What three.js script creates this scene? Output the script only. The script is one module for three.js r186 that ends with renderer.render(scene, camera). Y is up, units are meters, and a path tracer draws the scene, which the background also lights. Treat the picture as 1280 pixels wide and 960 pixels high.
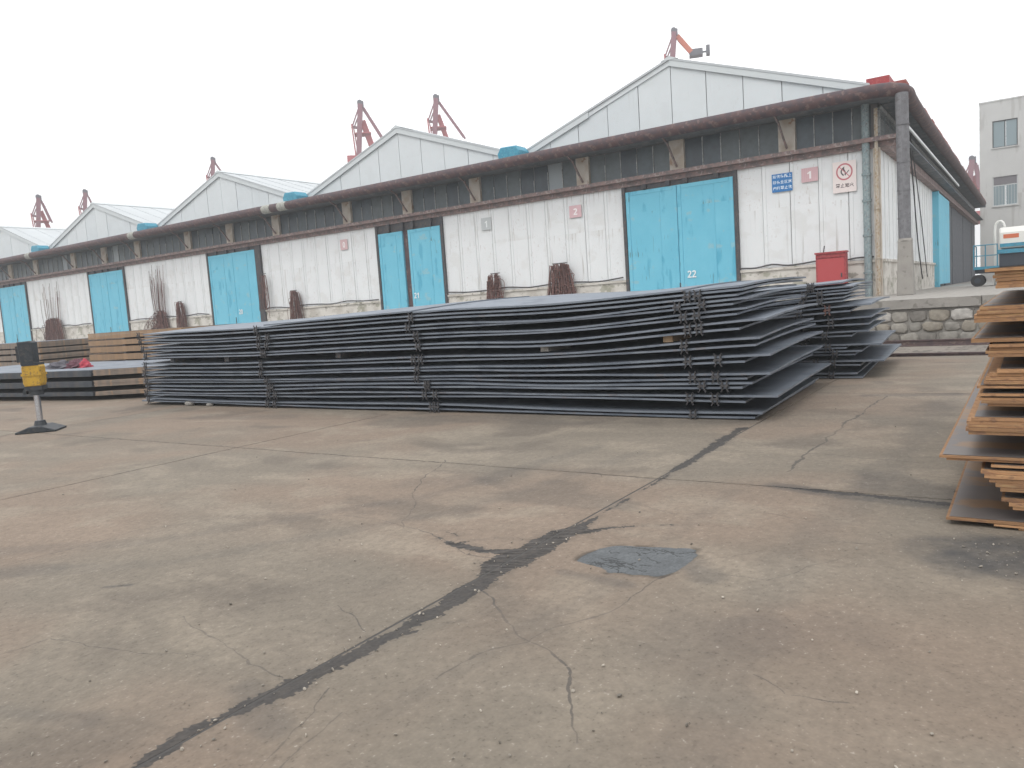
import * as THREE from 'three';
import { mergeGeometries } from 'three/addons/utils/BufferGeometryUtils.js';

// ------------------------------------------------------------------ camera, sky, sun, exposure
const scene = new THREE.Scene();
const camera = new THREE.PerspectiveCamera(52.98, 4 / 3, 0.05, 900);
camera.rotation.order = 'YXZ';
camera.position.set(0, 1.6, 0);
camera.rotation.set(THREE.MathUtils.degToRad(-5.71), THREE.MathUtils.degToRad(34.209), THREE.MathUtils.degToRad(-3.9025));

const renderer = new THREE.WebGLRenderer({ antialias: true });
renderer.toneMapping = THREE.LinearToneMapping;
renderer.toneMappingExposure = 1.16;
renderer.shadowMap.enabled = true;

// deterministic random numbers and noise
function rng(seed) { let a = seed >>> 0; return () => { a = (a + 0x6D2B79F5) | 0; let t = Math.imul(a ^ (a >>> 15), 1 | a); t = (t + Math.imul(t ^ (t >>> 7), 61 | t)) ^ t; return ((t ^ (t >>> 14)) >>> 0) / 4294967296; }; }
const R0 = rng(77);
const PERM = new Uint8Array(512), PVAL = new Float32Array(256);
{ const r = rng(4242), p = [...Array(256).keys()]; for (let i = 255; i > 0; i--) { const j = Math.floor(r() * (i + 1)); [p[i], p[j]] = [p[j], p[i]]; } for (let i = 0; i < 512; i++) PERM[i] = p[i & 255]; for (let i = 0; i < 256; i++) PVAL[i] = r(); }
function vn(x, y, per = 256, s = 0) {
  const xi = Math.floor(x), yi = Math.floor(y), fx = x - xi, fy = y - yi;
  const u = fx * fx * (3 - 2 * fx), v = fy * fy * (3 - 2 * fy);
  let x0, x1, y0, y1;
  if (per === 256) { x0 = xi & 255; x1 = (x0 + 1) & 255; y0 = yi & 255; y1 = (y0 + 1) & 255; }
  else { x0 = xi % per; if (x0 < 0) x0 += per; x1 = x0 + 1 === per ? 0 : x0 + 1; y0 = yi % per; if (y0 < 0) y0 += per; y1 = y0 + 1 === per ? 0 : y0 + 1; }
  const p0 = PERM[(x0 + s) & 255], p1 = PERM[(x1 + s) & 255];
  const a = PVAL[PERM[(p0 + y0) & 255]], b = PVAL[PERM[(p1 + y0) & 255]], c = PVAL[PERM[(p0 + y1) & 255]], d = PVAL[PERM[(p1 + y1) & 255]];
  return a + (b - a) * u + (c - a) * v + (a - b - c + d) * u * v;
}
function fbm(x, y, per = 256, s = 0, oct = 4) { let t = 0, a = 0.5, n = 0; for (let i = 0; i < oct; i++) { t += a * vn(x, y, per, s + i * 17); n += a; x *= 2; y *= 2; per = Math.min(256, per * 2); a *= 0.5; } return t / n; }
const sstep = (a, b, x) => { const t = Math.min(1, Math.max(0, (x - a) / (b - a))); return t * t * (3 - 2 * t); };
const lerp = (a, b, t) => a + (b - a) * t;
const LUT = new Uint8Array(4097); for (let i = 0; i <= 4096; i++) { const l = i / 4096; LUT[i] = Math.round(255 * (l <= 0.0031308 ? 12.92 * l : 1.055 * Math.pow(l, 1 / 2.4) - 0.055)); }

// overcast sky, even and white
{
  const w = 128, h = 64, d = new Float32Array(w * h * 4);
  for (let j = 0; j < h; j++) for (let i = 0; i < w; i++) {
    const el = ((j + 0.5) / h - 0.5) * Math.PI, s = Math.sin(el);
    const c = 1 + 0.05 * (fbm(i / 8, j / 8, 16, 3, 3) - 0.5);
    const L = (s > 0 ? 1.2 + 0.3 * s : 1.2) * c, k = (j * w + i) * 4;
    d[k] = L * 0.995; d[k + 1] = L; d[k + 2] = L * 1.012; d[k + 3] = 1;
  }
  const t = new THREE.DataTexture(d, w, h, THREE.RGBAFormat, THREE.FloatType);
  t.mapping = THREE.EquirectangularReflectionMapping; t.magFilter = t.minFilter = THREE.LinearFilter; t.wrapS = THREE.RepeatWrapping; t.needsUpdate = true;
  scene.background = t; scene.environment = t;
}
const sun = new THREE.DirectionalLight(new THREE.Color(1, 0.97, 0.93), 0.8);
sun.position.set(-18, 60, 34); sun.target.position.set(-12, 0, -12);
sun.castShadow = true; sun.shadow.radius = 45; sun.shadow.mapSize.set(2048, 2048);
Object.assign(sun.shadow.camera, { left: -90, right: 60, top: 80, bottom: -80, near: 1, far: 260 });
scene.add(sun, sun.target);
scene.fog = new THREE.FogExp2(0xf6f8fa, 0.0018);

// ------------------------------------------------------------------ helpers
const used = new Map();
function numbered(n) { const k = used.get(n) || 0; used.set(n, k + 1); return k ? n + '_' + String(k).padStart(3, '0') : n; }
function geo(pos, nor, uv, idx) {
  const g = new THREE.BufferGeometry();
  g.setAttribute('position', new THREE.Float32BufferAttribute(pos, 3));
  g.setAttribute('uv', new THREE.Float32BufferAttribute(uv, 2));
  if (idx) g.setIndex(idx);
  if (nor) g.setAttribute('normal', new THREE.Float32BufferAttribute(nor, 3)); else g.computeVertexNormals();
  return g;
}
// axis-aligned box with uv in metres
function box(x0, x1, y0, y1, z0, z1, uo = 0) {
  const P = [], N = [], U = [], I = [];
  const face = (a, b, c, d, n, uvf) => { const k = P.length / 3; for (const p of [a, b, c, d]) { P.push(...p); N.push(...n); U.push(...uvf(p)); } I.push(k, k + 1, k + 2, k, k + 2, k + 3); };
  const xy = (p) => [p[0] + uo, p[1]], zy = (p) => [p[2] + uo, p[1]], xz = (p) => [p[0] + uo, p[2]];
  face([x0, y0, z1], [x1, y0, z1], [x1, y1, z1], [x0, y1, z1], [0, 0, 1], xy);
  face([x1, y0, z0], [x0, y0, z0], [x0, y1, z0], [x1, y1, z0], [0, 0, -1], xy);
  face([x1, y0, z1], [x1, y0, z0], [x1, y1, z0], [x1, y1, z1], [1, 0, 0], zy);
  face([x0, y0, z0], [x0, y0, z1], [x0, y1, z1], [x0, y1, z0], [-1, 0, 0], zy);
  face([x0, y1, z1], [x1, y1, z1], [x1, y1, z0], [x0, y1, z0], [0, 1, 0], xz);
  face([x0, y0, z0], [x1, y0, z0], [x1, y0, z1], [x0, y0, z1], [0, -1, 0], xz);
  return geo(P, N, U, I);
}
// a bar of section w x h between two points
function bar(p, q, w, h = w, roll = 0) {
  const a = new THREE.Vector3(...p), b = new THREE.Vector3(...q), d = b.clone().sub(a), L = d.length();
  const g = box(-w / 2, w / 2, -L / 2, L / 2, -h / 2, h / 2);
  if (roll) g.rotateY(roll);
  g.applyQuaternion(new THREE.Quaternion().setFromUnitVectors(new THREE.Vector3(0, 1, 0), d.normalize()));
  g.translate((a.x + b.x) / 2, (a.y + b.y) / 2, (a.z + b.z) / 2); return g;
}
function rod(p, q, r, r2 = r, n = 10) {
  const a = new THREE.Vector3(...p), b = new THREE.Vector3(...q), d = b.clone().sub(a), L = d.length();
  const g = new THREE.CylinderGeometry(r2, r, L, n); g.attributes.uv.array.forEach((v, i, A) => { A[i] = i % 2 ? v * L : v * 6.28 * r; });
  g.applyQuaternion(new THREE.Quaternion().setFromUnitVectors(new THREE.Vector3(0, 1, 0), d.normalize()));
  g.translate((a.x + b.x) / 2, (a.y + b.y) / 2, (a.z + b.z) / 2); return g;
}
function tube(pts, r, seg = 24, rad = 6) {
  const c = new THREE.CatmullRomCurve3(pts.map((p) => new THREE.Vector3(...p))), L = c.getLength();
  const g = new THREE.TubeGeometry(c, seg, r, rad, false); g.attributes.uv.array.forEach((v, i, A) => { A[i] = i % 2 ? v * 6.28 * r : v * L; }); return g;
}
// polygon in x,y pushed from z0 to z1
function prism(poly, z0, z1, bevel = 0) {
  const s = new THREE.Shape(poly.map((p) => new THREE.Vector2(p[0], p[1])));
  const g = new THREE.ExtrudeGeometry(s, { depth: z1 - z0 - 2 * bevel, bevelEnabled: bevel > 0, bevelSize: bevel, bevelThickness: bevel, bevelSegments: 1, bevelOffset: -bevel });
  g.translate(0, 0, z0 + bevel); return g;
}
const merge = (gs) => { const l = gs.map((g) => (g.index ? g.toNonIndexed() : g)); const m = mergeGeometries(l.map((g) => { for (const k of Object.keys(g.attributes)) if (!['position', 'normal', 'uv'].includes(k)) g.deleteAttribute(k); return g; })); return m; };
function mesh(name, g, m, parent = scene) {
  const o = new THREE.Mesh(Array.isArray(g) ? merge(g) : g, m); o.castShadow = o.receiveShadow = true;
  o.name = parent === scene ? numbered(name) : name; parent.add(o); return o;
}
function thing(name, label, category, group, pos = [0, 0, 0], turn = 0) {
  const o = new THREE.Group(); o.name = numbered(name); o.position.set(...pos); o.rotation.y = turn;
  o.userData = { label, category }; if (group) o.userData.group = group; scene.add(o); return o;
}
function tag(o, label, category, group) { o.userData = { ...o.userData, label, category }; if (group) o.userData.group = group; return o; }
const structure = (o, label, category) => { o.userData = { ...o.userData, kind: 'structure', label, category }; return o; };
const ORD = ['lowest', 'second', 'third', 'fourth', 'fifth', 'sixth', 'seventh', 'eighth', 'ninth', 'tenth', 'eleventh', 'twelfth', 'thirteenth', 'fourteenth', 'fifteenth', 'sixteenth', 'seventeenth', 'eighteenth', 'nineteenth', 'twentieth', 'twenty-first', 'twenty-second', 'twenty-third', 'twenty-fourth', 'twenty-fifth', 'twenty-sixth', 'twenty-seventh', 'twenty-eighth', 'twenty-ninth', 'thirtieth', 'thirty-first', 'thirty-second', 'thirty-third', 'thirty-fourth', 'thirty-fifth', 'thirty-sixth', 'thirty-seventh', 'thirty-eighth', 'thirty-ninth', 'fortieth', 'forty-first', 'forty-second', 'forty-third', 'forty-fourth', 'forty-fifth', 'forty-sixth'];

// textures: fn(u, v) with u, v in 0..1 returns linear rgb
function tex(w, h, fn, repX = 1, repY = 1, srgb = true) {
  const d = new Uint8Array(w * h * 4);
  for (let j = 0; j < h; j++) for (let i = 0; i < w; i++) {
    const c = fn((i + 0.5) / w, (j + 0.5) / h), k = (j * w + i) * 4;
    for (let q = 0; q < 3; q++) { const e = typeof c === 'number' ? c : c[q], v = e < 0 ? 0 : e > 1 ? 1 : e; d[k + q] = srgb ? LUT[(v * 4096) | 0] : v * 255; }
    d[k + 3] = 255;
  }
  const t = new THREE.DataTexture(d, w, h, THREE.RGBAFormat); t.wrapS = t.wrapT = THREE.RepeatWrapping; t.magFilter = THREE.LinearFilter; t.minFilter = THREE.LinearMipmapLinearFilter; t.generateMipmaps = true;
  if (srgb) t.colorSpace = THREE.SRGBColorSpace; t.repeat.set(repX, repY); t.needsUpdate = true; return t;
}
const mixc = (a, b, t) => [lerp(a[0], b[0], t), lerp(a[1], b[1], t), lerp(a[2], b[2], t)];
const mulc = (a, k) => [a[0] * k, a[1] * k, a[2] * k];
const std = (o) => new THREE.MeshStandardMaterial(o);
const col = (r, g, b) => new THREE.Color().setRGB(r, g, b);

// ------------------------------------------------------------------ materials
const bumpFine = tex(512, 512, (u, v) => 0.6 * fbm(u * 24, v * 24, 24, 5, 4) + 0.4 * vn(u * 170, v * 170, 170, 9), 1 / 1.3, 1 / 1.3, false);
const bumpCoarse = tex(256, 256, (u, v) => fbm(u * 8, v * 8, 8, 15, 5), 1 / 2.1, 1 / 2.1, false);
// painted steel wall sheets: chalky white, rain streaks, rub marks, rusty specks
const wallMap = (seed, dirt) => tex(1024, 512, (u, v) => {
  const base = 0.8 + 0.06 * (fbm(u * 10, v * 5, 10, seed, 4) - 0.5);
  let c = [base * 0.965, base * 0.99, base * 1.0];
  const st = sstep(0.62, 0.9, fbm(u * 90, v * 3 + 5, 90, seed + 3, 3)) * sstep(0.4, 0.65, fbm(u * 9, v * 3, 9, seed + 7, 3));
  c = mixc(c, [0.42, 0.4, 0.37], 0.7 * dirt * st);
  const bl = sstep(0.56, 0.72, fbm(u * 12, v * 8, 12, seed + 11, 5));
  c = mixc(c, [0.56, 0.54, 0.5], 0.22 * dirt * bl);
  const sp = sstep(0.83, 0.9, vn(u * 200, v * 60, 200, seed + 19)) * sstep(0.5, 0.6, fbm(u * 14, v * 6, 14, seed + 23, 3));
  c = mixc(c, [0.3, 0.19, 0.13], 0.22 * dirt * sp);
  return c;
}, 1 / 8, 1 / 4.6);
const wallMats = [21, 60, 100].map((s) => std({ map: wallMap(s, 1), roughness: 0.75, bumpMap: bumpCoarse, bumpScale: 0.004 }));
const gableMats = [33, 71].map((s, i) => std({ map: wallMap(s, 0.35), color: col(0.83 - i * 0.03, 0.86 - i * 0.025, 0.87 - i * 0.02), roughness: 0.6, bumpMap: bumpCoarse, bumpScale: 0.003 }));
const plinthMat = std({ map: tex(1024, 256, (u, v) => {
  const n = fbm(u * 20, v * 5, 20, 41, 5); let c = mixc([0.66, 0.63, 0.58], [0.5, 0.47, 0.42], sstep(0.35, 0.7, n));
  c = mixc(c, [0.27, 0.25, 0.21], 0.8 * sstep(0.6, 0.75, fbm(u * 34, v * 8, 34, 51, 5))); c = mixc(c, [0.2, 0.21, 0.13], 0.5 * sstep(0.63, 0.72, fbm(u * 26, v * 7, 26, 66, 4))); return c;
}, 1 / 9, 1 / 1.7), roughness: 0.92, bumpMap: bumpFine, bumpScale: 0.012 });
const fasciaMat = std({ color: col(0.58, 0.62, 0.63), roughness: 0.5, bumpMap: bumpCoarse, bumpScale: 0.003 });
const ribBump = tex(256, 4, (u) => { const t = (u * 8) % 1; return sstep(0.1, 0.2, t) * (1 - sstep(0.3, 0.4, t)); }, 1, 1, false);
const roofMat = std({ map: tex(512, 512, (u, v) => mulc([0.47, 0.5, 0.515], 0.88 + 0.24 * fbm(u * 6, v * 12, 6, 81, 5)), 1 / 12, 1 / 12), roughness: 0.5 });
const rustTex = (a, b, c3, seed, r = 2) => tex(512, 512, (u, v) => { let c = mixc(a, b, sstep(0.35, 0.68, fbm(u * 14, v * 14, 14, seed, 5))); c = mixc(c, c3, 0.8 * sstep(0.6, 0.72, fbm(u * 22, v * 22, 22, seed + 31, 5))); return c; }, 1 / r, 1 / r);
const pipeMat = std({ map: rustTex([0.105, 0.062, 0.062], [0.07, 0.052, 0.06], [0.19, 0.13, 0.115], 7, 2.5), roughness: 0.75, bumpMap: bumpCoarse, bumpScale: 0.006 });
const railMat = std({ map: rustTex([0.29, 0.205, 0.19], [0.18, 0.15, 0.15], [0.44, 0.37, 0.35], 17, 1.7), roughness: 0.8, bumpMap: bumpFine, bumpScale: 0.004 });
const darkSteel = std({ map: rustTex([0.05, 0.055, 0.065], [0.075, 0.07, 0.07], [0.13, 0.09, 0.075], 27, 1.2), roughness: 0.7 });
const soffitMat = std({ map: rustTex([0.13, 0.145, 0.16], [0.09, 0.105, 0.12], [0.2, 0.19, 0.18], 37, 3), roughness: 0.85 });
const glassMats = [[0.065, 0.09, 0.108], [0.085, 0.112, 0.128], [0.05, 0.07, 0.086], [0.11, 0.135, 0.145]].map((c, i) => std({ map: tex(128, 128, (u, v) => mulc(c, 0.7 + 0.6 * fbm(u * 5, v * 5, 5, 90 + i, 4))), roughness: 0.32 + 0.1 * (i % 2), metalness: 0 }));
const palePane = std({ color: col(0.3, 0.34, 0.36), roughness: 0.35 });
const mullionMat = std({ map: rustTex([0.42, 0.44, 0.44], [0.22, 0.23, 0.23], [0.55, 0.56, 0.55], 47, 0.8), roughness: 0.7 });
const pilasterMat = std({ map: tex(256, 256, (u, v) => { let c = mixc([0.6, 0.55, 0.49], [0.5, 0.43, 0.35], sstep(0.35, 0.7, fbm(u * 6, v * 6, 6, 57, 5))); return mixc(c, [0.34, 0.19, 0.11], 0.75 * sstep(0.64, 0.74, fbm(u * 9 + 3, v * 5, 9, 63, 4))); }, 1 / 1.9, 1 / 1.9), roughness: 0.9, bumpMap: bumpFine, bumpScale: 0.008 });
const doorMats = [5, 45, 85].map((s) => std({ map: tex(512, 512, (u, v) => {
  const n = fbm(u * 7, v * 7, 7, s, 5); let c = mixc([0.13, 0.48, 0.64], [0.185, 0.55, 0.7], n);
  c = mixc(c, [0.06, 0.36, 0.52], 0.7 * sstep(0.62, 0.75, fbm(u * 16, v * 5, 16, s + 9, 5)));
  c = mixc(c, [0.3, 0.5, 0.56], 0.6 * sstep(0.66, 0.76, fbm(u * 12 + 3, v * 18, 12, s + 21, 5)));
  const scr = sstep(0.86, 0.94, vn(u * 160, v * 9, 160, s + 5)) * sstep(0.52, 0.66, fbm(u * 5, v * 5, 5, s + 44, 3));
  return mixc(c, [0.06, 0.1, 0.12], 0.7 * scr);
}, 1 / 4.7, 1 / 5.1), roughness: 0.6, bumpMap: bumpCoarse, bumpScale: 0.01 }));
const whitePaint = std({ color: col(0.8, 0.83, 0.84), roughness: 0.7 });
// mill-scale steel, dark blue grey
const plateMats = [0, 1, 2].map((i) => { const s = 110 + i * 13; return std({ map: tex(512, 512, (u, v) => {
  const n = fbm(u * 5, v * 14, 5, s, 5); let c = mixc([0.17, 0.197, 0.24], [0.255, 0.285, 0.325], n); c = mixc(c, [0.125, 0.148, 0.185], 0.6 * sstep(0.55, 0.7, fbm(u * 9, v * 9, 9, s + 5, 5)));
  return mixc(c, [0.24, 0.18, 0.15], 0.3 * sstep(0.68, 0.78, fbm(u * 16, v * 16, 16, s + 8, 5)));
}, 1 / 3, 1 / 3), roughness: 0.5 + 0.03 * i, metalness: 0.6, bumpMap: bumpCoarse, bumpScale: 0.002 }); });
const strapMat = std({ map: rustTex([0.05, 0.05, 0.055], [0.075, 0.073, 0.075], [0.11, 0.085, 0.08], 67, 0.3), roughness: 0.65, metalness: 0.2 });
const strapRust = std({ map: rustTex([0.17, 0.07, 0.055], [0.12, 0.07, 0.065], [0.25, 0.13, 0.09], 87, 0.3), roughness: 0.8 });
const rustEdge = [0, 1, 2, 3].map((i) => { const s = 140 + i * 11, k = [1, 0.86, 1.12, 0.74][i]; return std({ map: tex(512, 128, (u, v) => {
  let c = mixc([0.42 * k, 0.235 * k, 0.115 * k], [0.3 * k, 0.165 * k, 0.085 * k], fbm(u * 18, v * 12, 18, s, 5));
  c = mixc(c, [0.16, 0.09, 0.06], 0.6 * sstep(0.58, 0.72, fbm(u * 30, v * 20, 30, s + 4, 4))); return mixc(c, [0.52 * k, 0.34 * k, 0.17 * k], 0.6 * sstep(0.6, 0.72, fbm(u * 11, v * 30, 11, s + 6, 4)));
}, 1 / 1.5, 1 / 0.37), roughness: 0.85, bumpMap: bumpFine, bumpScale: 0.003 }); });
const rustTop = std({ map: tex(512, 512, (u, v) => { let c = mixc([0.15, 0.14, 0.145], [0.21, 0.18, 0.155], fbm(u * 6, v * 6, 6, 177, 5)); return mixc(c, [0.3, 0.185, 0.1], 0.8 * sstep(0.5, 0.66, fbm(u * 8, v * 8, 8, 183, 5))); }, 1 / 2.4, 1 / 2.4), roughness: 0.48, metalness: 0.4, bumpMap: bumpCoarse, bumpScale: 0.003 });
const woodMat = std({ map: tex(128, 256, (u, v) => mixc([0.36, 0.25, 0.15], [0.24, 0.16, 0.1], fbm(u * 20, v * 3, 20, 201, 4)), 1 / 0.3, 1 / 0.6), roughness: 0.9 });
const concMat = std({ map: tex(512, 512, (u, v) => { let c = mixc([0.36, 0.34, 0.31], [0.27, 0.255, 0.235], fbm(u * 10, v * 10, 10, 211, 5)); return mixc(c, [0.19, 0.18, 0.16], 0.7 * sstep(0.6, 0.72, fbm(u * 14, v * 14, 14, 217, 5))); }, 1 / 2.2, 1 / 2.2), roughness: 0.95, bumpMap: bumpFine, bumpScale: 0.012 });
const greyRiser = std({ map: rustTex([0.15, 0.15, 0.16], [0.19, 0.19, 0.2], [0.12, 0.115, 0.12], 97, 1.5), roughness: 0.7 });
const redPaint = std({ map: rustTex([0.36, 0.045, 0.05], [0.3, 0.04, 0.05], [0.42, 0.1, 0.09], 107, 0.9), roughness: 0.55 });
const redBrick = std({ map: rustTex([0.33, 0.09, 0.075], [0.26, 0.07, 0.06], [0.38, 0.16, 0.12], 109, 1), roughness: 0.9, bumpMap: bumpFine, bumpScale: 0.01 });
const blackRubber = std({ color: col(0.025, 0.025, 0.027), roughness: 0.8 });
const dirtMat = std({ map: tex(512, 512, (u, v) => { let c = mixc([0.2, 0.175, 0.15], [0.28, 0.25, 0.215], fbm(u * 12, v * 12, 12, 221, 5)); return mixc(c, [0.13, 0.115, 0.1], sstep(0.55, 0.68, fbm(u * 26, v * 26, 26, 227, 4))); }, 1 / 2.5, 1 / 2.5), roughness: 0.97, bumpMap: bumpFine, bumpScale: 0.03 });

// ------------------------------------------------------------------ ground: concrete slabs
const SX = 5.95, SZ = 5.85, JX = -2.75, JZ = -6.25;
const CRACKS = [
  [[-2.65, -3.35], [-2.35, -3.17], [-1.97, -2.92], [-1.73, -2.77], [-1.54, -2.52], [-1.4, -2.28]], [[-2.16, -2.44], [-2.12, -2.7], [-1.97, -2.92], [-1.94, -3.14], [-1.82, -3.41], [-1.77, -3.71], [-1.7, -4.1]],
  [[-4.71, -4.25], [-4.26, -4.25], [-3.61, -4.15], [-3.09, -3.93], [-2.74, -3.9]], [[-5.29, -6.37], [-4.86, -5.53], [-4.35, -4.77], [-3.92, -4.19]],
  [[-1.67, -11.81], [-1.74, -10.64], [-1.75, -9.38], [-1.8, -8.35], [-1.83, -7.49], [-1.74, -6.81]], [[-1.88, -7.68], [-1.28, -7.56], [-0.82, -7.48]],
  [[-2.58, -2.15], [-2.38, -1.77], [-2.3, -1.5]], [[-2.36, -2.04], [-2.3, -1.81], [-2.2, -1.55]], [[-3.95, -2.38], [-3.09, -2.11], [-2.81, -2.12]], [[-4.39, -1.62], [-4.36, -1.85], [-3.7, -1.95], [-3.35, -2.08]],
  [[-3.26, -2.82], [-3.05, -2.74], [-2.84, -2.64]], [[-1.59, -4.2], [-1.21, -4.16], [-0.93, -4.65]], [[-0.6, -3.06], [-0.8, -3.0], [-0.95, -3.11]],
  [[-6.14, -2.35], [-6.08, -2.88], [-6.0, -3.36], [-5.45, -4.12], [-4.71, -4.25]], [[-2.72, -5.4], [-2.2, -5.25], [-1.6, -5.5], [-1.1, -5.3]], [[-2.3, -4.6], [-1.9, -5.2]], [[-9.2, -8.6], [-10.8, -7.9], [-12.6, -7.7]], [[-1.65, -4.3], [-1.2, -4.9], [-0.8, -5.0]],
  [[-14.6, -6.27], [-8.7, -6.26], [-5.4, -6.24], [-2.75, -6.25], [0.5, -6.25]], [[-8.7, -1], [-8.7, -3.5], [-8.7, -6.2], [-8.72, -9]], [[-2.7, -12.1], [-1.7, -12.08], [3.0, -12.1]], [[-14.65, -3], [-14.65, -9]], [[-3.4, -0.42], [2, -0.4]]];
const CRW = [1.5, 1.4, 1.3, 1.2, 3.2, 0.9, 0.9, 1, 1.2, 0.7, 1, 0.8, 0.9, 1, 0.7, 0.6, 0.8, 0.6, 2.2, 1.8, 2.2, 1.4, 1];
function inPoly(p, x, y) { let c = false; for (let i = 0, j = p.length - 1; i < p.length; j = i++) if ((p[i][1] > y) !== (p[j][1] > y) && x < ((p[j][0] - p[i][0]) * (y - p[i][1])) / (p[j][1] - p[i][1]) + p[i][0]) c = !c; return c; }
function segDist(pl, x, y) { let m = 1e9; for (let i = 1; i < pl.length; i++) { const [ax, ay] = pl[i - 1], [bx, by] = pl[i], dx = bx - ax, dy = by - ay; const t = Math.max(0, Math.min(1, ((x - ax) * dx + (y - ay) * dy) / (dx * dx + dy * dy))); m = Math.min(m, Math.hypot(x - ax - t * dx, y - ay - t * dy)); } return m; }
// oil and coal-dust stains seen on the yard: centre polyline, half width, strength
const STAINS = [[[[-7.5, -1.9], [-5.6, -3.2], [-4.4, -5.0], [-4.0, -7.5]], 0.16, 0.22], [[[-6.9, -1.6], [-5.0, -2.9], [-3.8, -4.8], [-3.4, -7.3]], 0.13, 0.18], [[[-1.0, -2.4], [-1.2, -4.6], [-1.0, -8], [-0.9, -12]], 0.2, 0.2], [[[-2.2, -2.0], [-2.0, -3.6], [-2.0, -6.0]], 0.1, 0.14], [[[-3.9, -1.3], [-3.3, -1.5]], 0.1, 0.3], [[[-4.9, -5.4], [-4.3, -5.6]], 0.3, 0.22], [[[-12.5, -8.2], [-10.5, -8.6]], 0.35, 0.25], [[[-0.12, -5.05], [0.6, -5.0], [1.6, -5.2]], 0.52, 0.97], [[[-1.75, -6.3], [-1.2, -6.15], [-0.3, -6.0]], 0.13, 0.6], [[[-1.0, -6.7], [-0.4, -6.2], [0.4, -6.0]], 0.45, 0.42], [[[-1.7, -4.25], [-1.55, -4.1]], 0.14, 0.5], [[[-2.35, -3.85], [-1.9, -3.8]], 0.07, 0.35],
  [[[-1.9, -11.9], [-0.9, -12.05]], 0.22, 0.4], [[[-2.9, -2.0], [-2.5, -1.8]], 0.12, 0.4], [[[-6.0, -2.3], [-5.7, -2.5]], 0.16, 0.3], [[[-4.9, -2.45], [-4.78, -2.55]], 0.035, 0.8], [[[-1.3, -3.3], [-0.8, -3.6]], 0.35, 0.2], [[[-3.4, -9.3], [-2.9, -9.4]], 0.4, 0.3], [[[-5, -8.9], [-9, -8.95]], 0.3, 0.2]];
// tar poured over the long joint and its side tongues: [points x, z, half width]
const TAR = [[[-2.74, -0.6, 0.05], [-2.75, -1.4, 0.05], [-2.79, -1.66, 0.052], [-2.76, -1.87, 0.062], [-2.71, -2.1, 0.085], [-2.7, -2.3, 0.07], [-2.67, -2.64, 0.066], [-2.66, -3.15, 0.07], [-2.71, -3.55, 0.095], [-2.74, -3.85, 0.17], [-2.73, -4.2, 0.15], [-2.72, -4.55, 0.13], [-2.69, -4.75, 0.07], [-2.7, -5.1, 0.032], [-2.7, -5.6, 0.03], [-2.71, -6.19, 0.02], [-2.74, -6.6, 0.05], [-2.75, -7.17, 0.075], [-2.79, -8.13, 0.1], [-2.81, -8.9, 0.07]],
  [[-2.8, -4.05, 0.07], [-3.05, -3.98, 0.055], [-3.3, -4.02, 0.05], [-3.5, -4.1, 0.02], [-3.62, -4.14, 0.006]], [[-2.85, -4.3, 0.022], [-3.1, -4.26, 0.02], [-3.24, -4.14, 0.02], [-3.3, -4.04, 0.02]], [[-3.28, -4.06, 0.02], [-3.45, -4.22, 0.014], [-3.65, -4.24, 0.008]], [[-2.66, -4.5, 0.05], [-2.5, -4.72, 0.042], [-2.34, -4.84, 0.03], [-2.1, -4.97, 0.008]], [[-2.62, -2.75, 0.03], [-2.5, -2.95, 0.02], [-2.4, -3.08, 0.008]],
  [[-1.75, -6.28, 0.03], [-1.4, -6.22, 0.06], [-1.0, -6.2, 0.065], [-0.5, -6.12, 0.075], [0.4, -6.1, 0.07]]];
function tarAt(x, z) { let m = -1; for (const pl of TAR) for (let i = 1; i < pl.length; i++) { const [ax, az, aw] = pl[i - 1], [bx, bz, bw] = pl[i], dx = bx - ax, dz = bz - az; if (x < Math.min(ax, bx) - 0.25 || x > Math.max(ax, bx) + 0.25 || z < Math.min(az, bz) - 0.25 || z > Math.max(az, bz) + 0.25) continue; const t = Math.max(0, Math.min(1, ((x - ax) * dx + (z - az) * dz) / (dx * dx + dz * dz))), v = aw + (bw - aw) * t - Math.hypot(x - ax - t * dx, z - az - t * dz); if (v > m) m = v; } return m; }
// mortar repair: outline and craze lines
const PATCH = [[-2.36, -4.06], [-2.37, -4.18], [-2.34, -4.32], [-2.27, -4.4], [-2.18, -4.45], [-1.97, -4.49], [-1.84, -4.53], [-1.76, -4.52], [-1.71, -4.44], [-1.7, -4.3], [-1.71, -4.14], [-1.79, -3.99], [-1.93, -3.95], [-2.08, -3.94], [-2.25, -4.0]];
const CRAZE = []; { const cr = rng(12); for (let k = 0; k < 26; k++) { let x = lerp(-2.28, -1.9, cr()), z = k < 19 ? lerp(-4.14, -3.98, cr()) : lerp(-4.45, -4.1, cr()); const pl = [[x, z]]; for (let q = 0; q < 5; q++) { x += 0.035 * cr(); z += 0.06 * (cr() - 0.5); pl.push([x, z]); } CRAZE.push(pl); } CRAZE.push([[-2.2, -4.12], [-2.12, -4.15], [-2.05, -4.08], [-1.98, -4.04]], [[-2.2, -4.4], [-2.0, -4.43], [-1.85, -4.4], [-1.74, -4.47]], [[-1.95, -4.45], [-1.82, -4.36], [-1.78, -4.36]]); }
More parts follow.
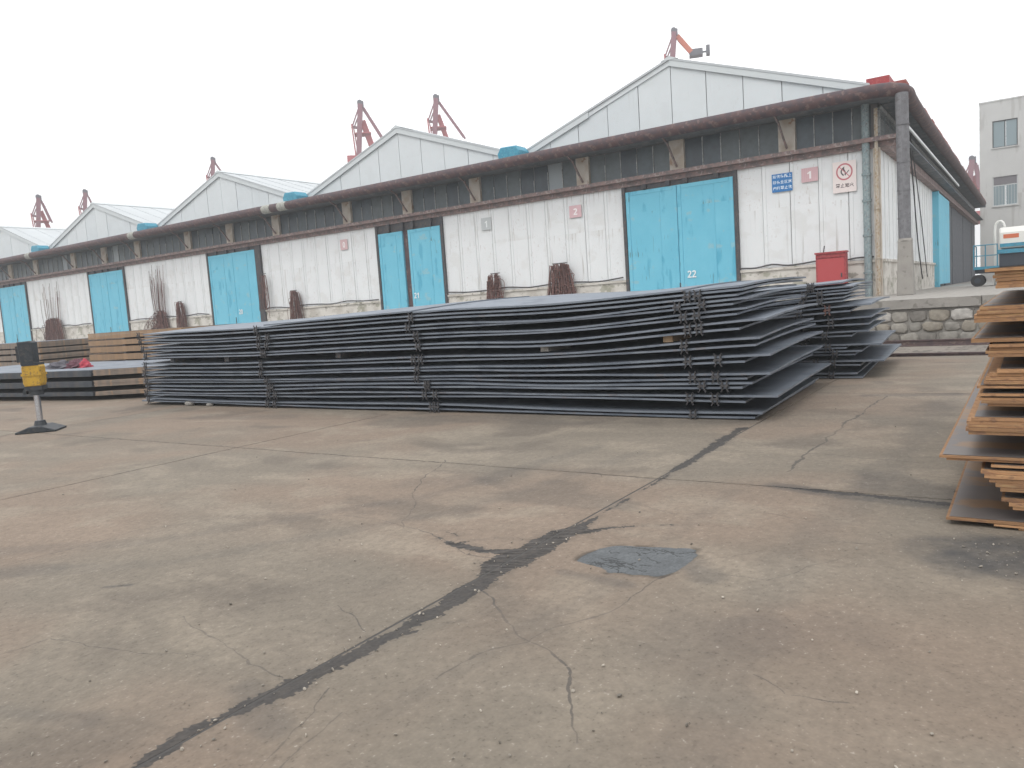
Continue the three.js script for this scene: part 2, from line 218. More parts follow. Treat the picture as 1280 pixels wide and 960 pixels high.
function slabTex(n, x0, z0) {
  const ck = new Float32Array(n * n), r = rng(Math.round(x0 * 100 + z0 * 1000) + 99), px = n / SX;
  CRACKS.forEach((pl, ci) => { for (let i = 1; i < pl.length; i++) {
    const [ax, az] = pl[i - 1], [bx, bz] = pl[i], L = Math.hypot(bx - ax, bz - az), m = Math.ceil(L / 0.004);
    for (let k = 0; k < m; k++) { const t = k / m, x = lerp(ax, bx, t), z = lerp(az, bz, t), o = 0.09 * (fbm(x * 2.3 + ci, z * 2.3, 256, 31, 5) - 0.5) * 2;
      const nx = -(bz - az) / L, nz = (bx - ax) / L, X = x + nx * o, Z = z + nz * o, w = CRW[ci] * (0.0018 + 0.009 * vn(x * 9, z * 9, 256, 12) * vn(x * 31, z * 31, 256, 13)), fade = 0.6 + 0.4 * sstep(0.3, 0.6, vn(x * 3, z * 3, 256, 22));
      const ci2 = ((X - x0) / SX) * n, cj2 = ((Z - z0) / SZ) * n, rr = Math.max(0.7, w * px);
      for (let j = Math.floor(cj2 - rr); j <= cj2 + rr; j++) for (let q = Math.floor(ci2 - rr); q <= ci2 + rr; q++) if (q >= 0 && j >= 0 && q < n && j < n && Math.hypot(q + 0.5 - ci2, j + 0.5 - cj2) < rr) { const kk = j * n + q; ck[kk] = Math.max(ck[kk], fade * (0.65 + 0.35 * r())); }
    } } });
  const near = STAINS.filter(([pl]) => pl.some(([a, b]) => a > x0 - 1.5 && a < x0 + SX + 1.5 && b > z0 - 1.5 && b < z0 + SZ + 1.5));
  const tint = 0.97 + 0.06 * r();
  // slow colour fields on a coarse grid, fine grain per texel
  const D = n > 1024 ? 8 : 4, m = n / D + 2, F = new Float32Array(m * m * 4);
  for (let j = 0; j < m; j++) for (let i = 0; i < m; i++) {
    const x = x0 + ((i * D) / n) * SX, z = z0 + ((j * D) / n) * SZ, wx = x + 0.5 * vn(x * 0.9, z * 0.9, 256, 2), wz = z + 0.5 * vn(x * 0.9 + 9, z * 0.9, 256, 4);
    const big = fbm(wx * 0.42 + 3, wz * 0.42, 256, 6, 4), mid = fbm(wx * 1.7, wz * 2.6, 256, 16, 4);
    let c = mixc([0.198, 0.153, 0.116], [0.176, 0.15, 0.118], sstep(0.36, 0.62, big));
    c = mixc(c, [0.232, 0.196, 0.152], 0.5 * sstep(0.52, 0.72, mid)); c = mixc(c, [0.108, 0.09, 0.073], 0.55 * sstep(0.55, 0.74, fbm(wx * 1.1 + 40, wz * 1.6, 256, 46, 5)));
    c = mulc(c, tint * (0.86 + 0.28 * fbm(x * 0.7 + z * 3.2, x * 0.25 - z * 0.5, 256, 52, 4)));
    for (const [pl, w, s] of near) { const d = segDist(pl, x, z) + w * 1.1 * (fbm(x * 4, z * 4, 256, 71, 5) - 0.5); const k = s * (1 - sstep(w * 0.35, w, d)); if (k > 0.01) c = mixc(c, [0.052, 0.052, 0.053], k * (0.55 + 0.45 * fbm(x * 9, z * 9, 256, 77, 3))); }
    const k = (j * m + i) * 4; F[k] = c[0]; F[k + 1] = c[1]; F[k + 2] = c[2]; F[k + 3] = mid;
  }
  const c = [0, 0, 0];
  const t = tex(n, n, (u, v) => {
    const x = x0 + u * SX, z = z0 + v * SZ, fi = (u * n - 0.5 > 0 ? u * n - 0.5 : 0) / D, fj = (v * n - 0.5 > 0 ? v * n - 0.5 : 0) / D, i0 = Math.floor(fi), j0 = Math.floor(fj), a = fi - i0, b = fj - j0, k0 = (j0 * m + i0) * 4, k1 = k0 + m * 4;
    const g = (q) => (F[k0 + q] * (1 - a) + F[k0 + 4 + q] * a) * (1 - b) + (F[k1 + q] * (1 - a) + F[k1 + 4 + q] * a) * b;
    const fine = vn(x * 34, z * 34, 256, 26), grit = vn(x * 110, z * 110, 256, 36), mid = g(3), pit = vn(x * 23 + 5, z * 23, 256, 61);
    let f = 0.84 + 0.2 * fine * (0.5 + mid) + 0.17 * grit;
    if (grit < 0.1 && fine < 0.45) f *= 0.7;
    if (pit > 0.93) f *= 1 - 0.3 * sstep(0.93, 0.98, pit) * fine;
    c[0] = g(0) * f; c[1] = g(1) * f; c[2] = g(2) * f;
    if (grit > 0.88 && fine > 0.55) { const w = 0.5 * sstep(0.88, 0.98, grit); c[0] = lerp(c[0], 0.42, w); c[1] = lerp(c[1], 0.39, w); c[2] = lerp(c[2], 0.35, w); }
    const k = ck[Math.min(n - 1, Math.floor(v * n)) * n + Math.min(n - 1, Math.floor(u * n))]; if (k) { const w = k * 0.85; c[0] = lerp(c[0], 0.07, w); c[1] = lerp(c[1], 0.062, w); c[2] = lerp(c[2], 0.056, w); }
    if ((x > -3.75 && x < -1.95 && z > -9.1) || (z < -5.95 && z > -6.5 && x > -1.9 && x < 0.6)) { const td = tarAt(x, z); if (td > -0.09) {
      const e = td - 0.022 + 0.1 * (fbm(x * 8, z * 8, 256, 41, 5) - 0.5) + 0.035 * (vn(x * 70, z * 70, 256, 43) - 0.5), w = sstep(-0.004, 0.006, e) * (0.86 + 0.14 * vn(x * 40, z * 40, 256, 44)), halo = 0.3 * sstep(-0.07, 0, e) * vn(x * 22, z * 22, 256, 48);
      const tn = 0.75 + 0.5 * fbm(x * 12, z * 12, 256, 47, 4); let T = 0.04 * tn * (0.8 + 0.4 * grit); if (z < -3.6 && z > -4.72 && td > 0.015) { const q = vn((x * 0.5 + z) * 75 + 3 * fbm(x * 5, z * 5, 256, 3, 2), x * 9 - z * 4, 256, 49); T *= q > 0.62 ? 0.42 : q < 0.3 ? 1.45 : 1; }
      const wt = Math.max(w, halo); c[0] = lerp(c[0], T * 1.08, wt); c[1] = lerp(c[1], T, wt); c[2] = lerp(c[2], T * 0.95, wt); } }
    if (x > -2.55 && x < -1.5 && z > -4.75 && z < -3.75) { const wx = x + 0.05 * (fbm(x * 9, z * 9, 256, 81, 5) - 0.5), wz = z + 0.07 * (fbm(x * 13 + 40, z * 13, 256, 83, 4) - 0.5), ins = inPoly(PATCH, wx, wz), dd = segDist(PATCH, wx, wz);
      if (ins) { const g2 = (0.085 + 0.045 * fbm(x * 11, z * 11, 256, 85, 4)) * (0.8 + 0.4 * grit); const w = sstep(0, 0.012, dd); c[0] = lerp(c[0], g2 * 0.93, w); c[1] = lerp(c[1], g2, w); c[2] = lerp(c[2], g2 * 1.05, w); let cd = 1; for (const pl of CRAZE) { const d = segDist(pl, x + 0.02 * (fine - 0.5), z + 0.02 * (grit - 0.5)); if (d < cd) cd = d; } if (cd < 0.0045) { c[0] = 0.04; c[1] = 0.042; c[2] = 0.044; } }
      const rim = (1 - sstep(0.004, ins ? 0.02 : 0.05, dd)) * 0.55 * sstep(0.35, 0.6, fbm(x * 6, z * 6, 256, 87, 3)); if (rim > 0) for (let q = 0; q < 3; q++) c[q] *= 1 - rim; }
    return c;
  });
  t.wrapS = t.wrapT = THREE.ClampToEdgeWrapping; return t;
}
const slabBump = tex(512, 512, (u, v) => 0.5 * fbm(u * 10, v * 10, 10, 301, 5) + 0.5 * vn(u * 128, v * 128, 128, 305), 3, 3, false);
const yard = new THREE.Group(); yard.name = 'concrete_yard'; scene.add(yard); structure(yard, 'cracked grey brown concrete yard divided into square slabs', 'ground');
{
  const cache = new Map();
  for (let i = -5; i <= 2; i++) for (let j = -2; j <= 2; j++) {
    const x0 = JX + i * SX, z0 = JZ + j * SZ - 0; // slab spans z0-SZ .. z0
    const zz = z0 - SZ; if (zz < -18.2) continue;
    const key = (i >= -2 && i <= 0 && j >= 0 && j <= 1) ? `${i},${j}` : (i === -1 || i === 0) && j === -1 ? `${i},${j}` : `v${(i * 7 + j * 3 + 70) % 3}`;
    let m = cache.get(key);
    if (!m) { const big = key[0] !== 'v' && j === 1 && i >= -1; m = std({ map: slabTex(big ? 2048 : 1024, x0, zz), roughness: 0.9, bumpMap: slabBump, bumpScale: 0.006 }); cache.set(key, m); }
    const g = box(x0 + 0.009, x0 + SX - 0.009, -0.06, 0, zz + 0.008, z0 - 0.008); const p = g.attributes.position, uv = g.attributes.uv;
    for (let k = 0; k < p.count; k++) uv.setXY(k, (p.getX(k) - x0) / SX, (p.getZ(k) - zz) / SZ);
    mesh('concrete_slab', g, m, yard);
  }
  const tar = std({ map: rustTex([0.07, 0.062, 0.056], [0.1, 0.09, 0.08], [0.14, 0.125, 0.11], 311, 0.8), roughness: 0.9, bumpMap: bumpFine, bumpScale: 0.006 });
  mesh('joint_filler', box(-50, 40, -0.09, -0.012, -18.2, 20), tar, yard);
  mesh('joint_filler', box(JX - 0.0085, JX + 0.0085, -0.012, -0.001, -9.2, 5), std({ color: col(0.06, 0.056, 0.053), roughness: 0.9, bumpMap: bumpFine, bumpScale: 0.004 }), yard);
  // the sheet of ground that carries on to the horizon
  const far = mesh('ground', box(-400, 400, -0.35, -0.1, -500, 200), dirtMat); structure(far, 'bare dirt ground reaching to the horizon', 'ground');
  // chips and grit
  const cg = new THREE.IcosahedronGeometry(1, 0), N = 420, im = new THREE.InstancedMesh(cg, std({ color: col(0.36, 0.335, 0.3), roughness: 0.95 }), N), q = rng(91), M = new THREE.Matrix4();
  for (let k = 0; k < N; k++) { const dd = 1.6 + 11 * q() * q(), an = THREE.MathUtils.degToRad(34 + (q() - 0.5) * 74), s = 0.0025 + 0.007 * q() * q(); let X = -Math.sin(an) * dd, Z = -Math.cos(an) * dd; if (k % 5 === 0) { X = -2.73 + (q() - 0.5) * 0.25; Z = -1.2 - 3.5 * q(); }
    if (k % 9 === 0) { X = -0.35 + q() * 0.6; Z = -4.7 - q() * 0.6; }
    M.compose(new THREE.Vector3(X, s * 0.4 + 0.004, Z), new THREE.Quaternion().setFromEuler(new THREE.Euler(q() * 6, q() * 6, q() * 6)), new THREE.Vector3(s * (0.8 + q()), s * 0.7, s * (0.8 + q()))); im.setMatrixAt(k, M); const t = 0.35 + 0.9 * q(); im.setColorAt(k, col(t, t * 0.97, t * 0.92)); }
  im.name = 'grit'; im.castShadow = im.receiveShadow = true; im.userData = { kind: 'stuff', label: 'pale stone chips scattered over the concrete yard', category: 'grit' }; scene.add(im);
}

// ------------------------------------------------------------------ loading dock and siding rails
const DOCK = 1.1, DZ = -21.8;
{
  const dock = thing('loading_dock', 'raised loading dock with rubble stone face and concrete edge beside the rails', 'dock');
  mesh('deck', box(-95, 40, 0.0, DOCK, -140, DZ - 0.3), concMat, dock);
  mesh('mortar_core', box(-95, 40, -0.05, DOCK - 0.24, DZ - 0.3, DZ - 0.06), std({ color: col(0.3, 0.285, 0.26), roughness: 0.95, bumpMap: bumpFine, bumpScale: 0.02 }), dock);
  // edge slabs
  for (let k = 0; k < 18; k++) { const x0 = -40 + k * 3, r = R0(); mesh('edge_slab', box(x0 + 0.01, x0 + 2.99, DOCK - 0.24 + 0.02 * r, DOCK + 0.012 * r, DZ - 0.32, DZ + 0.02 + 0.03 * r, k * 0.7), concMat, dock); }
  mesh('edge_slab', box(-95, -40.01, DOCK - 0.24, DOCK + 0.005, DZ - 0.32, DZ + 0.02), concMat, dock); mesh('edge_slab', box(14.01, 40, DOCK - 0.24, DOCK + 0.005, DZ - 0.32, DZ + 0.02), concMat, dock);
  const stoneMats = [[0.27, 0.255, 0.23], [0.22, 0.205, 0.185], [0.33, 0.31, 0.275], [0.3, 0.27, 0.225], [0.45, 0.43, 0.4]].map((c, i) => std({ map: tex(128, 128, (u, v) => mulc(c, 0.65 + 0.7 * fbm(u * 6, v * 6, 6, 340 + i * 9, 5)), 1 / 0.5, 1 / 0.5), roughness: 0.95, bumpMap: bumpFine, bumpScale: 0.015 }));
  const r = rng(31);
  const stone = (x0, x1, y0, y1) => { // uneven block: octagon face, pushed out
    const cx = (x0 + x1) / 2, cy = (y0 + y1) / 2, hx = (x1 - x0) / 2, hy = (y1 - y0) / 2, P = [], U = [], I = []; const ring = (s, z) => [[-1, -0.6], [-0.6, -1], [0.6, -1], [1, -0.6], [1, 0.6], [0.6, 1], [-0.6, 1], [-1, 0.6]].map(([a, b]) => [cx + a * hx * s, cy + b * hy * s, z]);
    const j = ring(1, 0).map(() => [(r() - 0.5) * 0.05, (r() - 0.5) * 0.05]), z = DZ - 0.03 + 0.05 * r();
    const A = ring(1, DZ - 0.12), B = ring(0.97, z - 0.02), C = ring(0.8, z); [A, B, C].forEach((q, qi) => q.forEach((p, k) => { P.push(p[0] + j[k][0] * (qi ? 1 : 0), p[1] + j[k][1] * (qi ? 1 : 0), p[2]); U.push(p[0], p[1]); })); P.push(cx, cy, z + 0.012); U.push(cx, cy);
    for (let k = 0; k < 8; k++) { const n = (k + 1) % 8; I.push(k, n, 8 + n, k, 8 + n, 8 + k, 8 + k, 8 + n, 16 + n, 8 + k, 16 + n, 16 + k, 16 + k, 16 + n, 24); }
    return geo(P, null, U, I);
  };
  const rows = [[0.02, 0.26], [0.27, 0.53], [0.54, 0.84]], farStones = [];
  rows.forEach(([y0, y1], ri) => { let x = -60 - ri * 0.15; while (x < 12) { const w = 0.24 + 0.26 * r(), g = stone(x + 0.012, x + w - 0.012, y0, y1 - 0.012); if (x > -6.5 && x < 3) mesh('stone', g, stoneMats[r() < 0.07 ? 4 : Math.floor(r() * 4)], dock); else farStones.push(g); x += w; } });
  mesh('rubble_stones', farStones, stoneMats[0], dock).userData.kind = 'stuff';
  // siding
  const bed = mesh('track_bed', [box(-95, 40, -0.1, 0.035, DZ - 0.02, -18.2)], dirtMat); structure(bed, 'dirt and ballast strip between the siding rails', 'track bed');
  const prof = [[-0.07, 0], [0.07, 0], [0.07, 0.015], [0.012, 0.03], [0.012, 0.115], [0.036, 0.122], [0.036, 0.15], [-0.036, 0.15], [-0.036, 0.122], [-0.012, 0.115], [-0.012, 0.03], [-0.07, 0.015]];
  const rg = prism(prof, -47, 47); rg.rotateY(Math.PI / 2);
  const railSteel = std({ map: rustTex([0.095, 0.07, 0.075], [0.13, 0.09, 0.085], [0.2, 0.15, 0.13], 351, 1.5), roughness: 0.6, metalness: 0.2 });
  const r1 = mesh('siding_rail', rg.clone(), railSteel); r1.position.set(-30, 0.036, -20.3); tag(r1, 'rusty siding rail standing clear beside the stone dock face', 'rail', 'siding rails');
  const r2 = mesh('siding_rail', rg.clone(), railSteel); r2.position.set(-30, -0.09, -18.15); tag(r2, 'siding rail sunk flush along the concrete yard edge', 'rail', 'siding rails');
}

// ------------------------------------------------------------------ warehouse
const FZ = -30, PEAKS = [-11.7, -25.95, -40.2, -54.45, -68.7], XR = -4.4, XL = -76, BACK = -84;
{
  const w = thing('warehouse', 'long white warehouse with five gables and blue sliding doors behind the dock', 'warehouse');
  const core = std({ color: col(0.3, 0.29, 0.28), roughness: 0.95 });
  mesh('wall_core', [box(XL, XR - 0.06, DOCK, 8.0, FZ - 0.3, FZ - 0.06), box(XR - 0.3, XR - 0.06, DOCK, 8.0, BACK, FZ - 0.3), box(XL, XL + 0.24, DOCK, 8, BACK, FZ - 0.3), box(XL, XR - 0.06, DOCK, 8.0, BACK, BACK + 0.24)], core, w);
  const doors = PEAKS.map((p, i) => (i === 1 ? [-28.13, -23.86] : [p - 2.36, p + 2.28]));
  const inDoor = (x) => doors.some(([a, b]) => x > a - 0.02 && x < b + 0.02);
  // wall sheets
  const r = rng(61); const edges = [XL]; for (const [a, b] of [...doors].sort((p, q) => p[0] - q[0])) edges.push(a, b); edges.push(XR);
  for (let k = 0; k < edges.length; k += 2) {
    const a = edges[k], b = edges[k + 1], n = Math.max(1, Math.round((b - a) / 0.96));
    for (let i = 0; i < n; i++) { const x0 = lerp(a, b, i / n) + 0.006 + (r() < 0.3 ? 0.012 : 0), x1 = lerp(a, b, (i + 1) / n) - 0.006, dz = 0.012 * r(), uo = Math.floor(r() * 6) * 1.31;
      mesh('wall_panel', [box(x0, x1, 2.4, 6.2, FZ - 0.05, FZ + dz, uo), box(x0 + 0.02, x0 + 0.13, 2.41, 6.19, FZ + dz, FZ + dz + 0.022, uo), box(x1 - 0.05, x1 - 0.02, 2.41, 6.19, FZ + dz, FZ + dz + 0.014, uo)], wallMats[Math.floor(r() * 3)], w); }
    mesh('plinth', box(a + 0.004, b - 0.004, DOCK, 2.3, FZ - 0.05, FZ + 0.07, k * 1.7), plinthMat, w);
    mesh('ledge', box(a + 0.002, b - 0.002, 2.3, 2.395, FZ - 0.05, FZ + 0.13), plinthMat, w);
  }
  // side wall sheets
  for (let z = FZ - 0.02; z > -47.4; z -= 0.97) { const dx = 0.012 * r(), uo = r() * 7; mesh('wall_panel', [box(XR - 0.05, XR + dx, 2.4, 6.2, z - 0.955, z, uo), box(XR + dx, XR + dx + 0.022, 2.41, 6.19, z - 0.12, z - 0.02, uo)], wallMats[Math.floor(r() * 3)], w); }
  mesh('plinth', box(XR - 0.05, XR + 0.07, DOCK, 2.3, -47.6, FZ - 0.055), plinthMat, w); mesh('ledge', box(XR - 0.05, XR + 0.13, 2.3, 2.395, -47.6, FZ - 0.055), plinthMat, w);
  // side doors
  const sd = new THREE.Group(); sd.name = 'side_door'; w.add(sd);
  mesh('leaf', box(XR - 0.03, XR + 0.28, DOCK + 0.15, 6.1, -54, -47.65), doorMats[1], sd); mesh('frame_post', box(XR - 0.03, XR + 0.3, DOCK, 6.15, -47.64, -47.3), doorMats[0], sd);
  const gateDark = std({ map: rustTex([0.1, 0.105, 0.12], [0.075, 0.085, 0.1], [0.13, 0.13, 0.135], 361, 3), roughness: 0.85 });
  for (let k = 0; k < 6; k++) mesh('gate_leaf', box(XR - 0.05, XR + 0.02 + 0.03 * (k % 2), DOCK + 0.02, 6.15, -54.1 - (k + 1) * 4.9, -54.1 - k * 4.9 - 0.03), gateDark, w);
  // door track girder, rusty
  mesh('door_track', [box(XL, XR + 0.75, 6.2, 6.4, FZ - 0.02, FZ + 0.12), box(XL, XR + 0.76, 6.4, 6.545, FZ - 0.02, FZ + 0.36)], railMat, w);
  mesh('door_track', [box(XR - 0.02, XR + 0.3, 6.2, 6.5, BACK, FZ - 0.03)], railMat, w);
  // blue sliding doors
  const num = (txt) => { const c = document.createElement('canvas'); c.width = 128; c.height = 64; const g = c.getContext('2d'); g.clearRect(0, 0, 128, 64); g.fillStyle = '#e8eef0'; g.font = 'bold 62px sans-serif'; g.textAlign = 'center'; g.fillText(txt, 64, 56); const t = new THREE.CanvasTexture(c); t.colorSpace = THREE.SRGBColorSpace; return std({ map: t, transparent: true, alphaTest: 0.4, roughness: 0.8 }); };
  const names = ['22', '21', '20', '19', '18'];
  doors.forEach(([a, b], i) => {
    const d = new THREE.Group(); d.name = 'sliding_door'; w.add(d); const m = i === 1 ? a + (b - a) * 0.45 : (a + b) / 2 - 0.02, top = i === 1 ? 5.78 : 5.98, gap = i === 1 ? 0.2 : 0.012;
    const leaf = (x0, x1, zf, k) => { const l = mesh('leaf', box(x0, x1, DOCK + 0.04, top, FZ - 0.02, zf, i * 1.9 + k * 0.7), doorMats[(i + k) % 3], d);
      mesh('stile', [box(x0 + 0.01, x0 + 0.16, DOCK + 0.05, top - 0.01, zf, zf + 0.022), box(x1 - 0.16, x1 - 0.01, DOCK + 0.05, top - 0.01, zf, zf + 0.022), box(x0 + 0.17, x1 - 0.17, DOCK + 0.05, DOCK + 0.22, zf, zf + 0.018), box(x0 + 0.17, x1 - 0.17, top - 0.15, top - 0.012, zf, zf + 0.018), box((x0 + x1) / 2 + 0.3, (x0 + x1) / 2 + 0.38, DOCK + 0.23, top - 0.16, zf, zf + 0.014)], doorMats[(i + k) % 3], l); return l; };
    const LZ = FZ + 0.1; leaf(a + 0.06, m - gap, LZ, 0); leaf(m + gap, b - 0.06, LZ + 0.03, 1);
    mesh('frame', [box(a - 0.09, a + 0.05, DOCK, 6.19, FZ + 0.03, FZ + 0.15), box(b - 0.05, b + (i === 2 ? 0.42 : 0.09), DOCK, 6.19, FZ + 0.03, FZ + 0.15), box(a + 0.05, b - 0.05, top + 0.01, 6.19, FZ - 0.02, FZ + 0.06)], darkSteel, d);
    if (i === 1) mesh('frame', box(m - 0.19, m + 0.19, DOCK, top, FZ - 0.05, FZ + 0.02), pipeMat, d);
    for (const f of [0.2, 0.42, 0.58, 0.85]) mesh('roller', box(lerp(a, b, f) - 0.09, lerp(a, b, f) + 0.09, top + 0.03, 6.195, FZ + 0.07, FZ + 0.2), darkSteel, d);
    mesh('latch', [box(m - 0.035, m + 0.05, 1.5, 1.72, LZ + 0.054, LZ + 0.09), box(m - 0.02, m + 0.02, 1.35, 2.1, LZ + 0.054, LZ + 0.075)], darkSteel, d);
    const pl = new THREE.PlaneGeometry(0.72, 0.4); pl.translate(m + 0.5, i === 1 ? 2.5 : 2.42, LZ + 0.056); const n = mesh('number', pl, num(names[i]), d); if (i > 2) d.remove(n);
  });
  // clerestory: pilasters, window bands
  const PX = []; for (const p of PEAKS) PX.push(p + 4.25, p, p - 4.25); PX.sort((a, b) => a - b);
  for (const x of PX) { mesh('pilaster', box(x - 0.3, x + 0.3, 6.55, 7.72, FZ - 0.06, FZ + 0.1, x), pilasterMat, w);
    mesh('bracket', [bar([x, 6.68, FZ + 0.12], [x - 0.12, 7.5, FZ + 0.7], 0.06, 0.07), bar([x - 0.12, 7.48, FZ + 0.62], [x - 0.14, 7.72, FZ + 1.15], 0.06, 0.07)], railMat, w); }
  const bounds = [XL - 0.1, ...PX, XR + 0.1];
  for (let k = 0; k + 1 < bounds.length; k++) {
    const a = bounds[k] + 0.31, b = bounds[k + 1] - 0.31; if (b - a < 0.5) continue; const wd = new THREE.Group(); wd.name = 'window'; w.add(wd); const n = Math.max(2, Math.round((b - a) / 0.72)), dx = (b - a) / n;
    for (let i = 0; i < n; i++) { const s = r(); mesh('pane', box(a + i * dx + 0.02, a + (i + 1) * dx - 0.02, 6.6, 7.7, FZ - 0.055, FZ - 0.03 + 0.01 * s), s < 0.035 ? palePane : glassMats[Math.floor(r() * 4)], wd);
      if (i) mesh('mullion', box(a + i * dx - 0.018, a + i * dx + 0.018, 6.55, 7.1 + 0.6 * r(), FZ - 0.05, FZ + 0.015), mullionMat, wd); }
    mesh('sill', box(a, b, 6.548, 6.598, FZ - 0.05, FZ + 0.03), railMat, wd);
  }
  { // side clerestory near the corner
    const wd = new THREE.Group(); wd.name = 'window'; w.add(wd);
    for (let i = 0; i < 40; i++) { const z = FZ - 0.3 - i * 1.3; mesh('pane', box(XR - 0.055, XR - 0.03, 6.6, 7.6, z - 1.26, z), glassMats[3], wd); if (i < 6) for (let q = 1; q < 4; q++) mesh('bar', box(XR - 0.03, XR, 6.6, 7.6, z - q * 0.32, z - q * 0.32 + 0.03), mullionMat, wd); }
    mesh('sill', box(XR - 0.05, XR + 0.7, 6.552, 6.62, BACK, FZ - 0.1), soffitMat, wd); mesh('frame', [box(XR - 0.03, XR + 0.06, 7.55, 7.68, BACK, FZ + 0.05), box(XR - 0.05, XR + 0.06, 6.55, 7.68, FZ - 0.06, FZ + 0.05)], mullionMat, wd);
  }
  // eaves
  mesh('eave', box(XL, XR + 0.9, 7.72, 7.96, FZ - 0.3, FZ + 1.22), soffitMat, w);
  mesh('eave', box(XR - 0.3, XR + 0.9, 7.7, 7.95, BACK, FZ - 0.302), soffitMat, w);
  mesh('eave_trim', [box(XR + 0.5, XR + 0.56, 6.62, 6.72, -60, FZ - 0.5), box(XR + 0.62, XR + 0.68, 7.1, 7.2, -56, FZ - 0.4)], whitePaint, w);
  // roof tiles along the side eave and red corner parapet
  const side = []; for (let k = 0; k < 60; k++) { const z = FZ + 0.7 - k * 0.9; mesh('roof_tile', box(XR - 0.25, XR + 0.95 + 0.03 * R0(), 8.0 + 0.02 * R0(), 8.13 + 0.04 * R0(), Math.max(BACK, z - 0.88), z, k), redBrick, w); }
  mesh('parapet', box(XR - 0.3, XR + 0.42, 8.2, 8.5, FZ - 2.4, FZ + 0.35), redPaint, w);
  // gables
  PEAKS.forEach((p, gi) => {
    const H = 10.55, B = 8.12, HW = 7.0, yAt = (x) => H - ((H - B) * Math.abs(x - p)) / HW, n = 10, step = (2 * HW) / n;
    const g = new THREE.Group(); g.name = 'gable'; w.add(g);
    for (let i = 0; i < n; i++) { const x0 = p - HW + i * step + 0.014, x1 = p - HW + (i + 1) * step - 0.014; if (yAt((x0 + x1) / 2) < 8.0) continue; const zo = 0.008 * (i % 2) + 0.006 * r();
      mesh('gable_panel', prism([[x0, 7.97], [x1, 7.97], [x1, Math.max(7.98, yAt(x1))], [x0, Math.max(7.98, yAt(x0))]], FZ + 0.3, FZ + 0.34 + zo), gableMats[r() < 0.7 ? 0 : 1], g); }
    mesh('gable_backing', prism([[p - HW, 7.97], [p + HW, 7.97], [p + HW, B], [p, H], [p - HW, B]], FZ + 0.15, FZ + 0.24), core, g);
    // raking trim boards
    const trim = (x0, x1) => prism([[x0, yAt(x0) - 0.06], [x1, yAt(x1) - 0.06], [x1, yAt(x1) + 0.24], [x0, yAt(x0) + 0.24]], FZ + 0.26, FZ + 0.44);
    mesh('rake_trim', trim(gi ? p - HW - 0.1 : p - HW - 0.1, gi ? p : p - HW * 0.52), fasciaMat, g); mesh('rake_trim', trim(p + 0.002, p + HW + 0.1), fasciaMat, g);
    if (!gi) mesh('rake_trim', prism([[p - HW * 0.52 + 0.01, yAt(p - HW * 0.52) - 0.02], [p, H - 0.02], [p, H + 0.24], [p - HW * 0.52 + 0.01, yAt(p - HW * 0.52) + 0.24]], FZ + 0.26, FZ + 0.4), gableMats[0], g);
    // roof slopes with standing seams
    for (const s of [-1, 1]) { const x0 = p, x1 = p + s * (HW + 0.12), y0 = H + 0.25, y1 = yAt(p + s * HW) + 0.21, gs = [prism(s > 0 ? [[x0, y0 - 0.08], [x1, y1 - 0.08], [x1, y1], [x0, y0]] : [[x1, y1 - 0.08], [x0, y0 - 0.08], [x0, y0], [x1, y1]], BACK, FZ + 0.46)];
      for (let z = FZ - 0.4; z > BACK; z -= 1.6) gs.push(bar([x0 + s * 0.02, y0 + 0.006, z], [x1, y1 + 0.006, z], 0.03, 0.03));
      mesh('roof_slope', gs, roofMat, g); }
    mesh('ridge_cap', prism([[p - 0.35, H + 0.16], [p + 0.35, H + 0.16], [p, H + 0.31]], BACK, FZ + 0.47), fasciaMat, g);
  });
  // valley gutter hoods in blue sheet
  const hood = std({ map: rustTex([0.05, 0.3, 0.42], [0.04, 0.24, 0.36], [0.12, 0.36, 0.46], 371, 1), roughness: 0.55 });
  for (let k = 0; k < 4; k++) { const x = (PEAKS[k] + PEAKS[k + 1]) / 2 - 0.05, g = prism([[x - 0.55, 8.05], [x + 0.55, 8.05], [x + 0.55, 8.3], [x + 0.38, 8.52], [x - 0.42, 8.55], [x - 0.6, 8.28]], FZ + 0.45, FZ + 1.3, 0.04);
    mesh('valley_hood', g, hood, w); }
  // drain pipes at the corner
  const drain = std({ map: rustTex([0.22, 0.29, 0.31], [0.3, 0.36, 0.37], [0.16, 0.13, 0.12], 381, 0.9), roughness: 0.7 });
  mesh('drain_pipe', [rod([-4.78, DOCK, FZ + 0.18], [-4.78, 7.71, FZ + 0.18], 0.13), ...[1.9, 3.2, 4.4, 5.3].map((y) => rod([-4.78, y, FZ + 0.18], [-4.78, y + 0.08, FZ + 0.18], 0.16))], drain, w);
  mesh('corner_post', box(XR - 0.16, XR + 0.06, DOCK, 6.2, FZ + 0.02, FZ + 0.16), pilasterMat, w);
  mesh('drain_pipe', [rod([-4.44, DOCK + 0.02, FZ + 0.24], [-4.44, 7.5, FZ + 0.24], 0.06), ...[2.4, 4.1].map((y) => rod([-4.44, y, FZ + 0.24], [-4.44, y + 0.06, FZ + 0.24], 0.085))], std({ map: rustTex([0.42, 0.34, 0.24], [0.5, 0.45, 0.38], [0.3, 0.15, 0.08], 391, 0.8), roughness: 0.75 }), w);
  // conduits along the ledge
  const cond = []; for (const [a, b] of [[-9.3, -4.6], [-23.7, -14.3], [-37.7, -28.4], [-52, -43], [-66, -57.2]]) { const pts = []; for (let i = 0; i <= 8; i++) pts.push([lerp(a, b, i / 8), 2.47 + 0.05 * Math.sin(i * 2.3 + a), FZ + 0.1]); cond.push(tube(pts, 0.03, 24, 5)); }
  mesh('conduit', cond, darkSteel, w);
